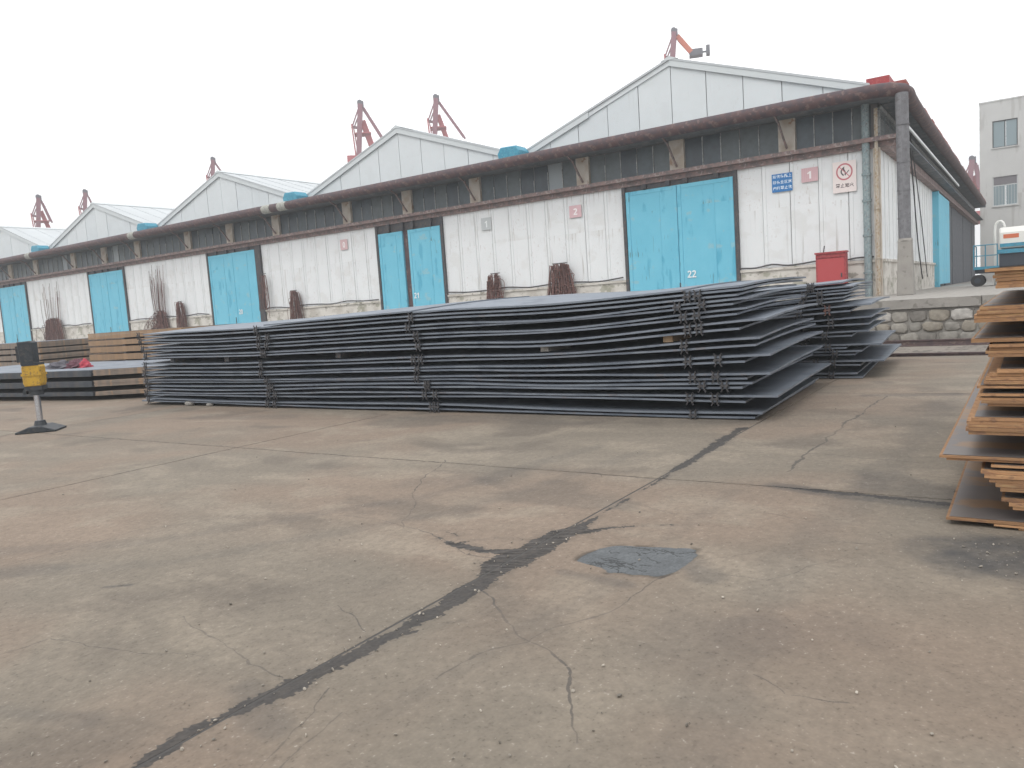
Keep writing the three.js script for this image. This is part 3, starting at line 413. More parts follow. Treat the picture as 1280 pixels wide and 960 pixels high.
  // loose sagging wires on the side wall
  mesh('wire', [tube([[XR + 0.6, 7.0, -33], [XR + 0.5, 5.2, -35], [XR + 0.3, 3.2, -38], [XR + 0.15, 1.6, -41]], 0.025, 16, 4), tube([[XR + 0.6, 7.0, -33.4], [XR + 0.4, 4.6, -38], [XR + 0.15, 1.7, -43]], 0.02, 16, 4)], blackRubber, w);
}
// pipeline under the eaves with riser at the corner
{
  const p = thing('eave_pipe', 'thick brown pipeline running along the warehouse eaves and round its corner', 'pipe');
  mesh('pipe_run', tube([[-80, 7.84, FZ + 1.4], [-60, 7.84, FZ + 1.4], [-40, 7.85, FZ + 1.4], [-20, 7.84, FZ + 1.4], [-8, 7.85, FZ + 1.4], [-5.2, 7.84, FZ + 1.4], [-4.2, 7.82, FZ + 1.41], [-3.65, 7.78, FZ + 1.3], [-3.44, 7.74, FZ + 0.9], [-3.46, 7.75, FZ - 0.4], [-3.5, 7.76, FZ - 4], [-3.5, 7.76, -50], [-3.5, 7.76, -68], [-3.5, 7.76, -80]], 0.22, 260, 14), pipeMat, p);
  mesh('riser', [rod([-3.47, 2.9, FZ + 1.34], [-3.5, 7.62, FZ + 1.3], 0.195, 0.195, 18), ...[3.6, 4.5, 5.4, 6.6].map((y) => rod([-3.48, y, FZ + 1.33], [-3.48, y + 0.03, FZ + 1.33], 0.203, 0.203, 18))], greyRiser, p);
  mesh('riser_base', [prism([[-0.26, DOCK - 0.01], [0.26, DOCK - 0.01], [0.2, 2.9], [-0.2, 2.9]], -0.2, 0.2, 0.03).translate(-3.46, 0, FZ + 1.35), rod([-3.46, 2.88, FZ + 1.35], [-3.46, 2.96, FZ + 1.35], 0.23, 0.21, 18)], concMat, p);
  const ins = std({ map: rustTex([0.3, 0.3, 0.27], [0.45, 0.46, 0.42], [0.2, 0.17, 0.15], 401, 0.7), roughness: 0.9 });
  for (const x of [-62.3, -48.3, -34.9, -33.6]) mesh('lagging', rod([x - 0.3, 7.84, FZ + 1.4], [x + 0.35, 7.845, FZ + 1.4], 0.235, 0.235, 14), ins, p);
}

// ------------------------------------------------------------------ signs on the wall
{
  const put = (name, label, x0, x1, y0, y1, draw, W, H, z = FZ + 0.045, group) => {
    const s = thing(name, label, 'sign', group); const c = document.createElement('canvas'); c.width = W; c.height = H; const g = c.getContext('2d'); draw(g, W, H); const t = new THREE.CanvasTexture(c); t.colorSpace = THREE.SRGBColorSpace;
    mesh('board', box(x0, x1, y0, y1, z, z + 0.02), std({ color: col(0.6, 0.6, 0.58), roughness: 0.6 }), s); const p = new THREE.PlaneGeometry(x1 - x0, y1 - y0); p.translate((x0 + x1) / 2, (y0 + y1) / 2, z + 0.024); mesh('print', p, std({ map: t, roughness: 0.65 }), s); return s;
  };
  // simple stroke glyphs on a 10 x 10 grid
  const GL = { jin: '11-41 25-25 20-24 10-02 30-52 51-91 70-74 60-52 80-93 25-75 16-86 06-96 51-51 56-59 37-18 67-88', zhi: '50-59 53-83 23-29 09-99', yan: '20-24 01-13 42-34 24-09 24-38 41-91 41-49 91-99 49-99 66-66 62-67 54-84 67-57 67-78', huo: '50-54 12-25 82-75 54-08 54-99', shang: '50-59 54-84 09-99', tu: '10-19 05-35 50-90 50-59 90-99 52-92 55-95 59-99', nei: '12-92 12-19 92-99 50-54 53-25 53-75', xing: '20-03 33-05 24-29 41-81 44-94 74-79', fei: '30-39 60-69 01-31 04-34 07-37 61-91 64-94 67-97', zuo: '30-04 23-29 50-45 45-95 65-69 67-97', ye: '30-38 60-68 12-25 82-75 09-99', qu: '11-91 11-19 19-99 33-77 73-37', yu: '20-28 04-44 09-48 50-99 43-93 54-58 54-74 58-74 80-91', lu: '10-40 10-13 40-43 13-43 23-29 25-45 13-09 60-53 60-90 85-45 65-99 66-69 96-99 66-96 69-99', qian: '20-31 70-61 02-92 14-19 44-49 14-44 16-46 64-68 84-89', cheng: '30-03 23-29 50-55 44-94 52-92 71-79 67-99' };
  const glyph = (g, k, x, y, s, lw) => { g.lineWidth = lw; g.lineCap = 'round'; for (const st of GL[k].split(' ')) { const [a, b] = st.split('-'); g.beginPath(); g.moveTo(x + (+a[0] / 9) * s, y + (+a[1] / 9) * s); g.lineTo(x + (+b[0] / 9) * s + 0.01, y + (+b[1] / 9) * s); g.stroke(); } };
  put('notice_sign', 'blue notice board with three rows of white characters on white wall', -8.04, -7.3, 5.16, 5.82, (g, W, H) => { g.fillStyle = '#2f77b6'; g.fillRect(0, 0, W, H); g.strokeStyle = '#eef4f8'; [['qian', 'cheng', 'zuo', 'lu', 'shang'], ['fei', 'zuo', 'ye', 'qu', 'yu'], ['nei', 'xing', 'jin', 'zhi', 'cheng']].forEach((row, j) => row.forEach((k, i) => glyph(g, k, 14 + i * 48, 14 + j * 72, 38, 5))); }, 256, 228);
  const numSign = (name, label, x0, x1, y0, y1, ch, bg, fg) => put(name, label, x0, x1, y0, y1, (g, W, H) => { g.fillStyle = bg; g.fillRect(0, 0, W, H); g.strokeStyle = '#e6dcdc'; g.lineWidth = 3; for (let k = 0; k < 9; k++) { g.globalAlpha = 0.35; g.beginPath(); g.moveTo(k * 16 + 4, 0); g.lineTo(k * 16 + 4, H); g.stroke(); } g.globalAlpha = 1; g.fillStyle = fg; g.font = 'bold 92px sans-serif'; g.textAlign = 'center'; g.fillText(ch, W / 2, 97); }, 140, 124);
  numSign('number_sign', 'faded pink sign with white number 1 beside the blue notice board', -6.98, -6.4, 5.38, 5.88, '1', '#d0abb0', '#f2eeee');
  numSign('number_sign', 'faded pink sign with white number 2 left of the wide blue door', -16.72, -16.12, 5.26, 5.78, '2', '#d6b2b7', '#f4f0f0');
  numSign('number_sign', 'grey stencilled number 1 plate between door and wire rope coils', -21.48, -20.9, 5.25, 5.82, '1', '#b9bfc0', '#e8ecec');
  numSign('number_sign', 'small faded red zero sign next to the door marked 21', -30.9, -30.35, 5.25, 5.8, '0', '#d2b2b4', '#f1eeee');
  put('no_fire_sign', 'white no fire sign with red ring near the warehouse corner', -5.9, -5.12, 4.84, 5.92, (g, W, H) => { g.fillStyle = '#eadfdc'; g.fillRect(0, 0, W, H); g.strokeStyle = '#c07078'; g.lineWidth = 16; g.beginPath(); g.arc(W / 2, 112, 82, 0, 6.3); g.stroke(); g.strokeStyle = '#4a4248'; g.lineWidth = 14; g.beginPath(); g.moveTo(120, 150); g.bezierCurveTo(80, 120, 90, 90, 120, 70); g.bezierCurveTo(115, 100, 150, 110, 135, 150); g.stroke(); g.lineWidth = 9; g.beginPath(); g.moveTo(150, 130); g.lineTo(178, 100); g.stroke(); g.strokeStyle = '#c07078'; g.lineWidth = 8; g.beginPath(); g.moveTo(72, 54); g.lineTo(186, 170); g.stroke(); g.strokeStyle = '#55494a'; ['jin', 'zhi', 'yan', 'huo'].forEach((k, i) => glyph(g, k, 34 + i * 50, 236, 40, 5)); }, 256, 330, FZ + 0.06);
}

// ------------------------------------------------------------------ wire rope slings hung on the wall
{
  const rope = std({ map: rustTex([0.12, 0.058, 0.052], [0.085, 0.052, 0.05], [0.17, 0.09, 0.075], 411, 0.4), roughness: 0.85 });
  const rope2 = std({ map: rustTex([0.24, 0.125, 0.11], [0.17, 0.1, 0.09], [0.28, 0.18, 0.15], 415, 0.4), roughness: 0.9 });
  const rack = (label, cx, w, y1, y0, n, seed, tall = 0, loops = 0) => {
    const t = thing('wire_rope_slings', label, 'wire rope', 'wire rope slings hung along the warehouse wall', [cx, DOCK, FZ + 0.16]), q = rng(seed), gs = [[], []];
    for (let k = 0; k < n; k++) { const u = (q() - 0.5) * 2, x = u * w * 0.36, xb = u * w * 0.54 + 0.3 * (q() - 0.5) * q(), top = y1 - DOCK - 0.22 * q() * q() - Math.abs(u) * 0.12, bot = Math.max(0.03, y0 - DOCK + 0.5 * q() * q()), sp = 0.05 + 0.09 * q(), z = 0.02 + 0.24 * q(), j = (a = 0.09) => (q() - 0.5) * a;
      gs[k % 2].push(tube([[x - sp * 0.3, top - 0.05, z], [x, top, z], [x + sp * 0.3, top - 0.05, z], [lerp(x, xb, 0.5) + sp + j(), (top + bot) / 2 + j(), z + j()], [xb + sp * 0.8 * (1 + q()), bot + 0.15, z + 0.05], [xb + j(), bot, z + 0.05], [xb - sp * 0.8 * (1 + q()), bot + 0.12, z + 0.02], [lerp(x, xb, 0.5) - sp + j(), (top + bot) / 2 + j(), z + j()], [x - sp * 0.3, top - 0.06, z]], 0.011 + 0.011 * q(), 26, 5)); }
    for (let k = 0; k < n * 0.5; k++) { const x = (q() - 0.5) * w * 0.7, s = q() < 0.5 ? -1 : 1, y = (y1 - DOCK) * (0.35 + 0.6 * q()), l = 0.15 + 0.3 * q(); gs[1].push(tube([[x, y, 0.2], [x + s * l * 0.6, y + 0.1 * (q() - 0.3), 0.3 + 0.1 * q()], [x + s * l, y - 0.35 * q(), 0.26], [x + s * l * 0.8, Math.max(0.05, y - 0.9 * q() - 0.2), 0.3]], 0.014, 14, 4)); }
    for (let k = 0; k < tall; k++) { const x = (q() - 0.5) * w * 1.3, x2 = x * 0.7 + 0.2 * (q() - 0.5), h = 3.4 + 1.5 * q(); gs[k % 2].push(tube([[x, h, 0.05], [lerp(x, x2, 0.4), h * 0.6, 0.06 + 0.1 * q()], [x2, 0.4 + q(), 0.1]], 0.013, 14, 4)); }
    for (let k = 0; k < loops; k++) { const rr = 0.35 + 0.5 * q(), x = -w * 0.9 * q(), pts = []; for (let i = 0; i <= 10; i++) { const a = (i / 10) * Math.PI * 1.9; pts.push([x + rr * Math.cos(a), Math.max(0.02, rr * 0.9 + rr * Math.sin(a) * (0.7 + 0.5 * q())), 0.15 + 0.25 * q()]); } gs[k % 2].push(tube(pts, 0.014, 30, 4)); }
    mesh('rope_strands', gs[0], rope, t).userData.kind = 'stuff'; mesh('rope_strands', gs[1], rope2, t).userData.kind = 'stuff'; mesh('hanger_bar', rod([-w * 0.3, y1 - DOCK - 0.1, 0.1], [w * 0.3, y1 - DOCK - 0.1, 0.1], 0.02), darkSteel, t);
    return t;
  };
  rack('wide square bundle of rusty wire rope below the number 2 sign', -17.25, 1.25, 3.46, 1.2, 46, 1);
  rack('tapering bundle of rusty wire rope below the grey number 1 plate', -20.75, 0.85, 3.3, 1.2, 26, 2);
  rack('short stout bundle of rusty wire rope right of third blue door', -34.75, 0.95, 3.45, 1.2, 26, 3);
  rack('narrow bundle of rusty wire rope left of third blue door', -45.7, 0.8, 3.5, 1.2, 20, 4);
  rack('heap of looped wire rope under tall loose strands between blue doors', -48.0, 1.5, 3.0, 1.2, 26, 5, 26, 18);
  rack('bushy cluster of wire rope beside the fifth blue door', -62.3, 2.9, 3.2, 1.2, 60, 6, 16, 4);
  rack('few loose wire rope loops at the post of third blue door', -37.2, 0.7, 4.6, 2.2, 7, 7);
}
{
  const b = thing('hose_cabinet', 'red steel hydrant cabinet standing on the dock by the corner', 'cabinet', undefined, [-5.85, DOCK, -29.1]);
  mesh('body', [box(-0.5, 0.5, 0.12, 1.6, -0.18, 0.14), box(-0.42, -0.3, 0, 0.12, -0.12, 0.1), box(0.3, 0.42, 0, 0.12, -0.12, 0.1)], redPaint, b);
  mesh('door', [box(-0.44, 0.44, 0.2, 1.42, 0.142, 0.162)], std({ color: col(0.42, 0.055, 0.06), roughness: 0.5 }), b); mesh('lid', [box(-0.53, 0.53, 1.6, 1.66, -0.2, 0.19), box(-0.5, 0.5, 1.47, 1.5, 0.142, 0.175)], redPaint, b); mesh('handle', box(0.33, 0.37, 0.75, 0.9, 0.163, 0.195), darkSteel, b);
  const rd = mesh('iron_rod', rod([-6.36, DOCK, -29.0], [-6.15, 3.0, -29.45], 0.02), darkSteel); tag(rd, 'thin iron rod leaning behind the red cabinet', 'rod');
}

// ------------------------------------------------------------------ steel plates
// bent sheet: yf(x, z) is the height of its underside
function sheet(X0, X1, z0, z1, t, yf, nx, nz, skew = 0, sk0 = 0) {
  const P = [], U = [], I = []; const px = (i, j) => { const f = j / nz, a = X0 + sk0 * f, b = X1 + skew * f; return [lerp(a, b, i / nx), lerp(z0, z1, f)]; };
  const grid = (dy, flip) => { const k = P.length / 3; for (let j = 0; j <= nz; j++) for (let i = 0; i <= nx; i++) { const [x, z] = px(i, j); P.push(x, yf(x, z) + dy, z); U.push(x, z); } for (let j = 0; j < nz; j++) for (let i = 0; i < nx; i++) { const a = k + j * (nx + 1) + i, b = a + 1, c = a + nx + 1, d = c + 1; flip ? I.push(a, c, d, a, d, b) : I.push(a, b, d, a, d, c); } };
  grid(t, false); grid(0, true);
  const side = (list, flip) => { const k = P.length / 3; list.forEach(([i, j], n) => { const [x, z] = px(i, j), y = yf(x, z); P.push(x, y, z, x, y + t, z); U.push(x + z, y, x + z, y + t); if (n) { const a = k + n * 2 - 2; flip ? I.push(a, a + 3, a + 2, a, a + 1, a + 3) : I.push(a, a + 2, a + 3, a, a + 3, a + 1); } }); };
  const row = (j) => [...Array(nx + 1).keys()].map((i) => [i, j]), cl = (i) => [...Array(nz + 1).keys()].map((j) => [i, j]);
  side(row(0), false); side(row(nz), true); side(cl(0), true); side(cl(nx), false);
  return geo(P, null, U, I);
}
const HX = [-16.3, -12.8, -7.7, -5.5, -2.8];
const HT = [[.09, .06, .05, .03, .03, .15, .11, .13, .08, .09], [.23, .22, .26, .27, .23, .28, .28, .32, .31, .30], [.36, .35, .41, .40, .41, .42, .42, .47, .44, .47], [.50, .49, .53, .50, .52, .55, .54, .58, .57, .58], [.66, .64, .68, .67, .74, .72, .69, .73, .71, .81], [.80, .79, .83, .84, .93, .90, .87, .90, .90, 1.02], [1.03, 1.01, 1.04, 1.03, 1.15, 1.10, 1.06, 1.10, 1.09, 1.24], [1.19, 1.16, 1.20, 1.20, 1.33, 1.25, 1.22, 1.26, 1.25, 1.39], [1.36, 1.31, 1.35, 1.35, 1.46, 1.42, 1.36, 1.41, 1.40, 1.51], [1.49, 1.46, 1.50, 1.475, 1.565, 1.545, 1.52, 1.56, 1.54, 1.625]];
function hInterp(v, x) { let i = 0; while (i < 3 && x > HX[i + 1]) i++; const t = (x - HX[i]) / (HX[i + 1] - HX[i]), a = v[Math.max(0, i - 1)], b = v[i], c = v[i + 1], d = v[Math.min(4, i + 2)]; const tc = Math.max(-0.3, Math.min(1.3, t)); return 0.5 * (2 * b + (c - a) * tc + (2 * a - 5 * b + 4 * c - d) * tc * tc + (3 * b - a - 3 * c + d) * tc * tc * tc); }
const PLT = 0.026;
function strapGeo(h) { // pair of bent hooks twisted together at the plate edge, h = height between the plate centres
  const gs = [], H = h / 2 + 0.026; for (const s of [-1, 1]) { gs.push(bar([s * 0.03, -H, 0.012], [s * 0.03, H, 0.012], 0.017, 0.016)); for (const v of [-1, 1]) { gs.push(bar([s * 0.03, v * H, 0.012], [s * 0.05, v * (H + 0.024), 0.018], 0.014, 0.014)); gs.push(bar([s * 0.03, v * (H - 0.006), 0.015], [s * 0.03, v * (H - 0.006), -0.09], 0.012, 0.008)); } }
  gs.push(bar([-0.055, -0.008, 0.024], [0.055, 0.01, 0.024], 0.026, 0.018), bar([-0.04, 0.016, 0.03], [0.04, -0.016, 0.03], 0.016, 0.014)); return merge(gs);
}
function stack(o) {
  const q = rng(o.seed);
  HT.slice(0, o.n || 10).forEach((row, b) => {
    const g = thing('plate_bundle', o.label(b), 'steel plates', o.group), A = [0, 1].map(() => [q(), q(), q(), q()]);
    const y = (p) => (x, z) => { const s = (x + 16.1) / 4.12, k = Math.max(0, Math.min(3, Math.floor(s))), w = Math.sin(Math.PI * (s - Math.floor(s))) ** 2; const f = (o.z0 - z) / (o.z0 - o.z1), h0 = hInterp(row.slice(p * 5, p * 5 + 5), x + o.dx);
      const tilt = o.tilt * h0 * f * (0.75 + 0.25 * Math.cos((x + 10) * 0.35)) + 0.02 * h0 * Math.sin(Math.PI * f); return Math.max(0.004, h0 - PLT / 2 + w * 0.03 * (A[p][k] - 0.5) + 0.012 * (fbm(x * 0.8 + b * 7, p * 3.3 + z * 0.3, 256, b, 2) - 0.5) + tilt); };
    const ends = [[-0.12, -2.84, -2.74], [-0.02, -2.95, -2.55], [0.05, -2.97, -2.85], [-0.08, -2.92, -2.63], [0.1, -2.93, -2.62], [0.0, -2.8, -2.74], [0.12, -2.98, -2.66], [-0.05, -3.02, -2.9], [0.02, -3.05, -2.86], [0.1, -3.0, -2.92]][b];
    for (const p of [0, 1]) { const zf = o.z0 + 0.05 * (q() - 0.5), xl = -16.15 + ends[0] + 0.3 * (q() - 0.5); mesh('plate', sheet(xl - o.dx, ends[1 + p] - o.dx + (o.jit || 0) * (q() - 0.5), zf, o.z1 + 0.2 * (q() - 0.5), PLT, y(p), 64, 6, -0.18 + 0.1 * (q() - 0.5), -0.15 * q()), plateMats[Math.floor(q() * 3)], g); }
    [-15.95, -11.98, -8.05, -3.6].forEach((sx, k) => { for (const s of k === 3 && q() < 0.6 ? [0, 1] : k && q() < 0.4 ? [0, 1] : [0]) { const x = sx - o.dx + (k === 3 ? (s ? 0.22 + 0.25 * q() : -0.1 + 0.3 * q()) : (q() - 0.5) * 0.22 + (s ? 0.16 : 0)) - (k === 3 ? 0.02 * b : k === 2 ? 0.03 * b : 0.012 * b), ya = y(0)(x, o.z0) + PLT / 2, yb = y(1)(x, o.z0) + PLT / 2, m = mesh('strap', strapGeo(yb - ya), q() < 0.05 ? strapRust : strapMat, g); m.position.set(x, (ya + yb) / 2, o.z0 + 0.03); } });
  });
  return HT;
}
stack({ seed: 501, z0: -9.45, z1: -13.3, dx: 0, tilt: 0.1, group: 'strapped plate bundles in the long stack nearest the open yard', label: (b) => (b ? ORD[b] + ' bundle up' : 'lowest bundle') + ' of strapped dark steel plates in the long stack on the yard' });
stack({ seed: 777, z0: -13.95, z1: -17.25, dx: -0.42, tilt: 0.055, jit: 0.3, group: 'strapped plate bundles in the stack beside the rails', label: (b) => (b ? ORD[b] + ' bundle up' : 'lowest bundle') + ' of dark steel plates in the stack beside the rails' });
{ // loose plates on top
  const top = (x0, x1, dy, lab) => { const yt = (x, z) => { const f = (-9.45 - z) / 3.85, h0 = hInterp(HT[9].slice(5), x); return h0 + 0.016 + dy(x) + 0.1 * h0 * f * (0.75 + 0.25 * Math.cos((x + 10) * 0.35)) + 0.02 * h0 * Math.sin(Math.PI * f); }; const m = mesh('loose_plate', sheet(x0, x1, -9.44, -13.2, PLT, yt, 30, 6, -0.1, -0.1), plateMats[1]); tag(m, lab, 'steel plate', 'loose plates lying on the long stack'); };
  top(-11.95, -8.3, (x) => 0.02 + 0.008 * (x + 11.95), 'loose grey plate on the long stack in front of the door marked 21');
  top(-8.25, -3.7, (x) => 0.03, 'longest loose grey plate on top of the long stack');
  top(-3.66, -2.95, (x) => 0.012, 'short loose plate on the end of long stack below door marked 22');
  // timber and stone blocks between and below the lifts
  const blk = (name, x, w, y0, y1, z0, z1, m, lab, cat) => tag(mesh(name, box(x - w / 2, x + w / 2, y0, y1, z0, z1), m), lab, cat);
  for (const [x, lab, m] of [[-15.1, 'dark timber block near the far end of the plate stack', darkSteel], [-13.25, 'dark timber block left of the second strap column', darkSteel], [-10.1, 'dark timber block between the strap columns', darkSteel], [-5.85, 'grey timber block between the two lifts of plates', concMat], [-3.95, 'pale wooden block between the two lifts of plates', woodMat]]) {
    const y0 = hInterp(HT[5].slice(5), x) + 0.03, y1 = hInterp(HT[6].slice(0, 5), x) - 0.015; blk('spacer_block', x, 0.13, y0, y1, -10.2, -9.5, m, lab, 'block'); }
  const fs = (x, s, lab) => { const g = new THREE.IcosahedronGeometry(s, 1); g.scale(1.5, 0.75, 1); const p = g.attributes.position; for (let k = 0; k < p.count; k++) { const f = 0.9 + 0.2 * vn(p.getX(k) * 20 + x, p.getY(k) * 20 + p.getZ(k) * 9, 256, 3); p.setXYZ(k, p.getX(k) * f, Math.max(-s * 0.5, p.getY(k) * f), p.getZ(k) * f); } g.computeVertexNormals(); const m = mesh('footing_stone', g, concMat); m.position.set(x, s * 0.5, -9.5); tag(m, lab, 'stone', 'stones under the long plate stack'); };
  fs(-14.65, 0.085, 'larger round stone under the long plate stack'); fs(-13.95, 0.065, 'smaller stone under the long plate stack');
}

// ------------------------------------------------------------------ rusty plate pile at the right
{
  const q = rng(91), L = []; const add = (n, y0, y1, xs) => { for (let k = 0; k < n; k++) L.push([lerp(y0, y1, k / n), (y1 - y0) / n - 0.0015, xs[Math.min(k, xs.length - 1)] + (xs.length === 1 ? 0.03 * (q() - 0.5) : 0), k === n - 1]); };
  add(2, 0.004, 0.032, [-0.07, -0.2]); add(1, 0.034, 0.052, [-0.47]);
  add(3, 0.13, 0.2, [-0.1, -0.12, -0.16]); add(5, 0.245, 0.375, [-0.165, -0.19, -0.225, -0.25, -0.27]); add(1, 0.395, 0.41, [-0.2]); add(2, 0.425, 0.458, [-0.46, -0.5]);
  add(5, 0.6, 0.71, [-0.335, -0.35, -0.335, -0.345, -0.32]); add(3, 0.78, 0.835, [-0.23, -0.265, -0.28]); add(1, 0.845, 0.862, [-0.29]); add(1, 0.895, 0.912, [-0.285]);
  add(4, 0.92, 1.015, [-0.25, -0.24, -0.22, -0.18]); add(4, 1.09, 1.17, [-0.225, -0.24, -0.22, -0.22]); add(1, 1.182, 1.206, [-0.31]); add(4, 1.305, 1.405, [-0.3, -0.3, -0.285, -0.27]); add(6, 1.51, 1.635, [-0.185, -0.18, -0.185, -0.2, -0.19, -0.24]);
  L.forEach(([y, t, x, last], i) => {
    const g = thing('rusty_plate', `${i ? ORD[i] + ' plate up' : 'lowest plate'} in the orange rusted plate pile at yard edge`, 'steel plate', 'plates of the orange rusted pile'), z0 = -5.6 + 0.025 * (q() - 0.5), z1 = -10.4 + 0.3 * (q() - 0.5);
    mesh('plate_body', sheet(x, 2.6 + 0.2 * q(), z0, z1, t, (X, Z) => y + 0.003 * (vn(X * 1.3, Z * 0.8, 256, i) - 0.5) * (t > 0.01 ? 0.6 : 0.2), 8, 6, 0.02, 0.03 * (q() - 0.5)), rustEdge[Math.floor(q() * 4)], g);
    if (last) mesh('mill_scale', sheet(x + 0.018, 2.55, z0 - 0.018, z1 + 0.02, 0.0015, () => y + t + 0.0025, 2, 2, 0.02), rustTop, g);
  });
  // bearers between lifts, well inside
  [[0.054, 0.128], [0.203, 0.243], [0.46, 0.598], [0.713, 0.778], [0.864, 0.893], [1.017, 1.088], [1.208, 1.303], [1.408, 1.508]].forEach(([a, b], i) => { const m = mesh('bearer_timber', box(0.55, 0.67, a + 0.003, b, -10, -5.9), woodMat); tag(m, `${i ? ORD[i] + ' timber bearer up' : 'lowest timber bearer'} inside the rusted plate pile`, 'timber', 'bearers in the rusted pile'); });
}

// ------------------------------------------------------------------ plate piles at the left
{
  const dark = std({ map: rustTex([0.045, 0.054, 0.066], [0.065, 0.073, 0.082], [0.09, 0.078, 0.072], 421, 2), roughness: 0.65 });
  const brown = [rustTex([0.27, 0.21, 0.165], [0.2, 0.17, 0.145], [0.36, 0.24, 0.15], 431, 1.6), rustTex([0.37, 0.235, 0.135], [0.3, 0.2, 0.125], [0.24, 0.17, 0.12], 441, 1.6)].map((t) => std({ map: t, roughness: 0.85 }));
  const paleTop = plateMats[2];
  const slab = (name, lab, group, poly, y0, y1, m, topM) => { const g = thing(name, lab, 'steel plates', group); const n = Math.max(2, Math.round((y1 - y0) / 0.035));
    for (let k = 0; k < n; k++) { const a = lerp(y0, y1, k / n), b = lerp(y0, y1, (k + 1) / n) - 0.003, j = 0.03 * (R0() - 0.5); const e = prism(poly.map(([x, z]) => [x + j, -z]), 0, b - a); e.rotateX(-Math.PI / 2); e.translate(0, a, 0); mesh('plate', e, m, g); }
    if (topM) { const cx = poly.reduce((s, p) => s + p[0], 0) / poly.length, cz = poly.reduce((s, p) => s + p[1], 0) / poly.length, e = prism(poly.map(([x, z]) => [cx + (x - cx) * 0.985, -(cz + (z - cz) * 0.97)]), 0, 0.004); e.rotateX(-Math.PI / 2); e.translate(0, y1 + 0.002, 0); mesh('top_sheet', e, topM, g); } return g; };
  const C = [-19.15, -9.85], PL = [C, [-19.4, -13.2], [-29.5, -13.0], [-28.6, -8.75]], PR = [[-19.1, -9.88], [-17.25, -10.75], [-17.5, -13.1], [-19.35, -13.2]];
  [[0.12, 0.22], [0.34, 0.49], [0.6, 0.75]].forEach(([a, b], i) => { slab('dark_plate_layer', `${['lowest', 'middle', 'top'][i]} layer of dark edged plates behind the yellow jack leg`, 'dark edged plate layers', PL, a, b, dark, i === 2 ? paleTop : null); slab('brown_plate_layer', `${['lowest', 'middle', 'top'][i]} layer of brown edged plates between jack leg and long stack`, 'brown edged plate layers', PR, a + 0.005 * i, b + 0.004, brown[0], i === 2 ? paleTop : null); });
  const bm = (x, y0, y1, lab) => { const m = mesh('bearer_timber', box(x - 0.07, x + 0.07, y0, y1, -12.8, -10.4), woodMat); tag(m, lab, 'timber'); };
  [[0.001, 0.118], [0.224, 0.338], [0.494, 0.598]].forEach(([a, b], i) => { bm(-22.5, a, b, `${['lowest', 'middle', 'top'][i]} timber under the dark edged plate layers`); const m = mesh('bearer_timber', box(-18.9, -18.76, a, b, -12.8, -11.0), woodMat); tag(m, `${['lowest', 'middle', 'top'][i]} timber under the brown edged plate layers`, 'timber'); });
  const rect = (x0, x1, z0, z1) => [[x0, z1], [x1, z1], [x1, z0], [x0, z0]];
  [[0.02, 0.2], [0.26, 0.44], [0.5, 0.68], [0.74, 0.93], [1.0, 1.18], [1.24, 1.4], [1.46, 1.66]].forEach(([a, b], i) => { slab('orange_plate_layer', `${ORD[i]} layer from ground of orange edged plates behind the long stack`, 'orange edged plate layers', rect(-27.1 + 0.15 * (R0() - 0.5), -21.6, -16.8, -14), a, b, brown[1], i === 6 ? paleTop : null);
    if (i) { const m = mesh('bearer_timber', box(-25.0, -24.86, [0.2, 0.44, 0.68, 0.93, 1.18, 1.4][i - 1] + 0.001, a - 0.001, -16.7, -14.02), darkSteel); tag(m, `dark bearer under the ${ORD[i]} layer of orange edged plates`, 'timber', 'bearers in the orange edged pile'); } });
  [[0.02, 0.24], [0.3, 0.5], [0.56, 0.78], [0.84, 1.02], [1.09, 1.25], [1.3, 1.5]].forEach(([a, b], i) => { slab('tan_plate_layer', `${ORD[i]} layer from ground of tan edged plates behind the jack leg`, 'tan edged plate layers', rect(-41, -30.6 + 0.3 * (R0() - 0.5), -17.2, -14), a, b, brown[0], i === 5 ? paleTop : null);
    if (i) { const m = mesh('bearer_timber', box(-33.0, -32.8, [0.24, 0.5, 0.78, 1.02, 1.25][i - 1] + 0.001, a - 0.001, -17, -14.02), darkSteel); tag(m, `dark bearer under the ${ORD[i]} layer of tan edged plates`, 'timber', 'bearers in the tan edged pile'); } });
  // crumpled tarpaulin
  const t = thing('tarpaulin', 'crumpled grey and maroon tarpaulin with red end on pale plates', 'tarpaulin', undefined, [-21.9, 0.757, -10.7]);
  const lump = (sx, sy, sz, x, z, m, s) => { const g = new THREE.IcosahedronGeometry(1, 4), p = g.attributes.position; for (let k = 0; k < p.count; k++) { const X = p.getX(k), Y = p.getY(k), Z = p.getZ(k), f = 0.62 + 0.9 * Math.abs(fbm(X * 2.6 + s, Z * 1.2 + Y * 2, 256, s, 4) - 0.5) * 2; p.setXYZ(k, X * sx * f + x, Math.max(0, Y * sy * f), Z * sz * f + z); } g.computeVertexNormals(); mesh(m[0], g, m[1], t); };
  lump(0.62, 0.24, 0.42, -0.3, 0, ['grey_cloth', std({ color: col(0.085, 0.08, 0.095), roughness: 0.85 })], 3); lump(0.4, 0.3, 0.34, 0.3, -0.05, ['maroon_cloth', std({ color: col(0.1, 0.035, 0.05), roughness: 0.85 })], 8); lump(0.2, 0.26, 0.2, 0.66, -0.1, ['red_cloth', std({ color: col(0.5, 0.07, 0.1), roughness: 0.8 })], 5);
}

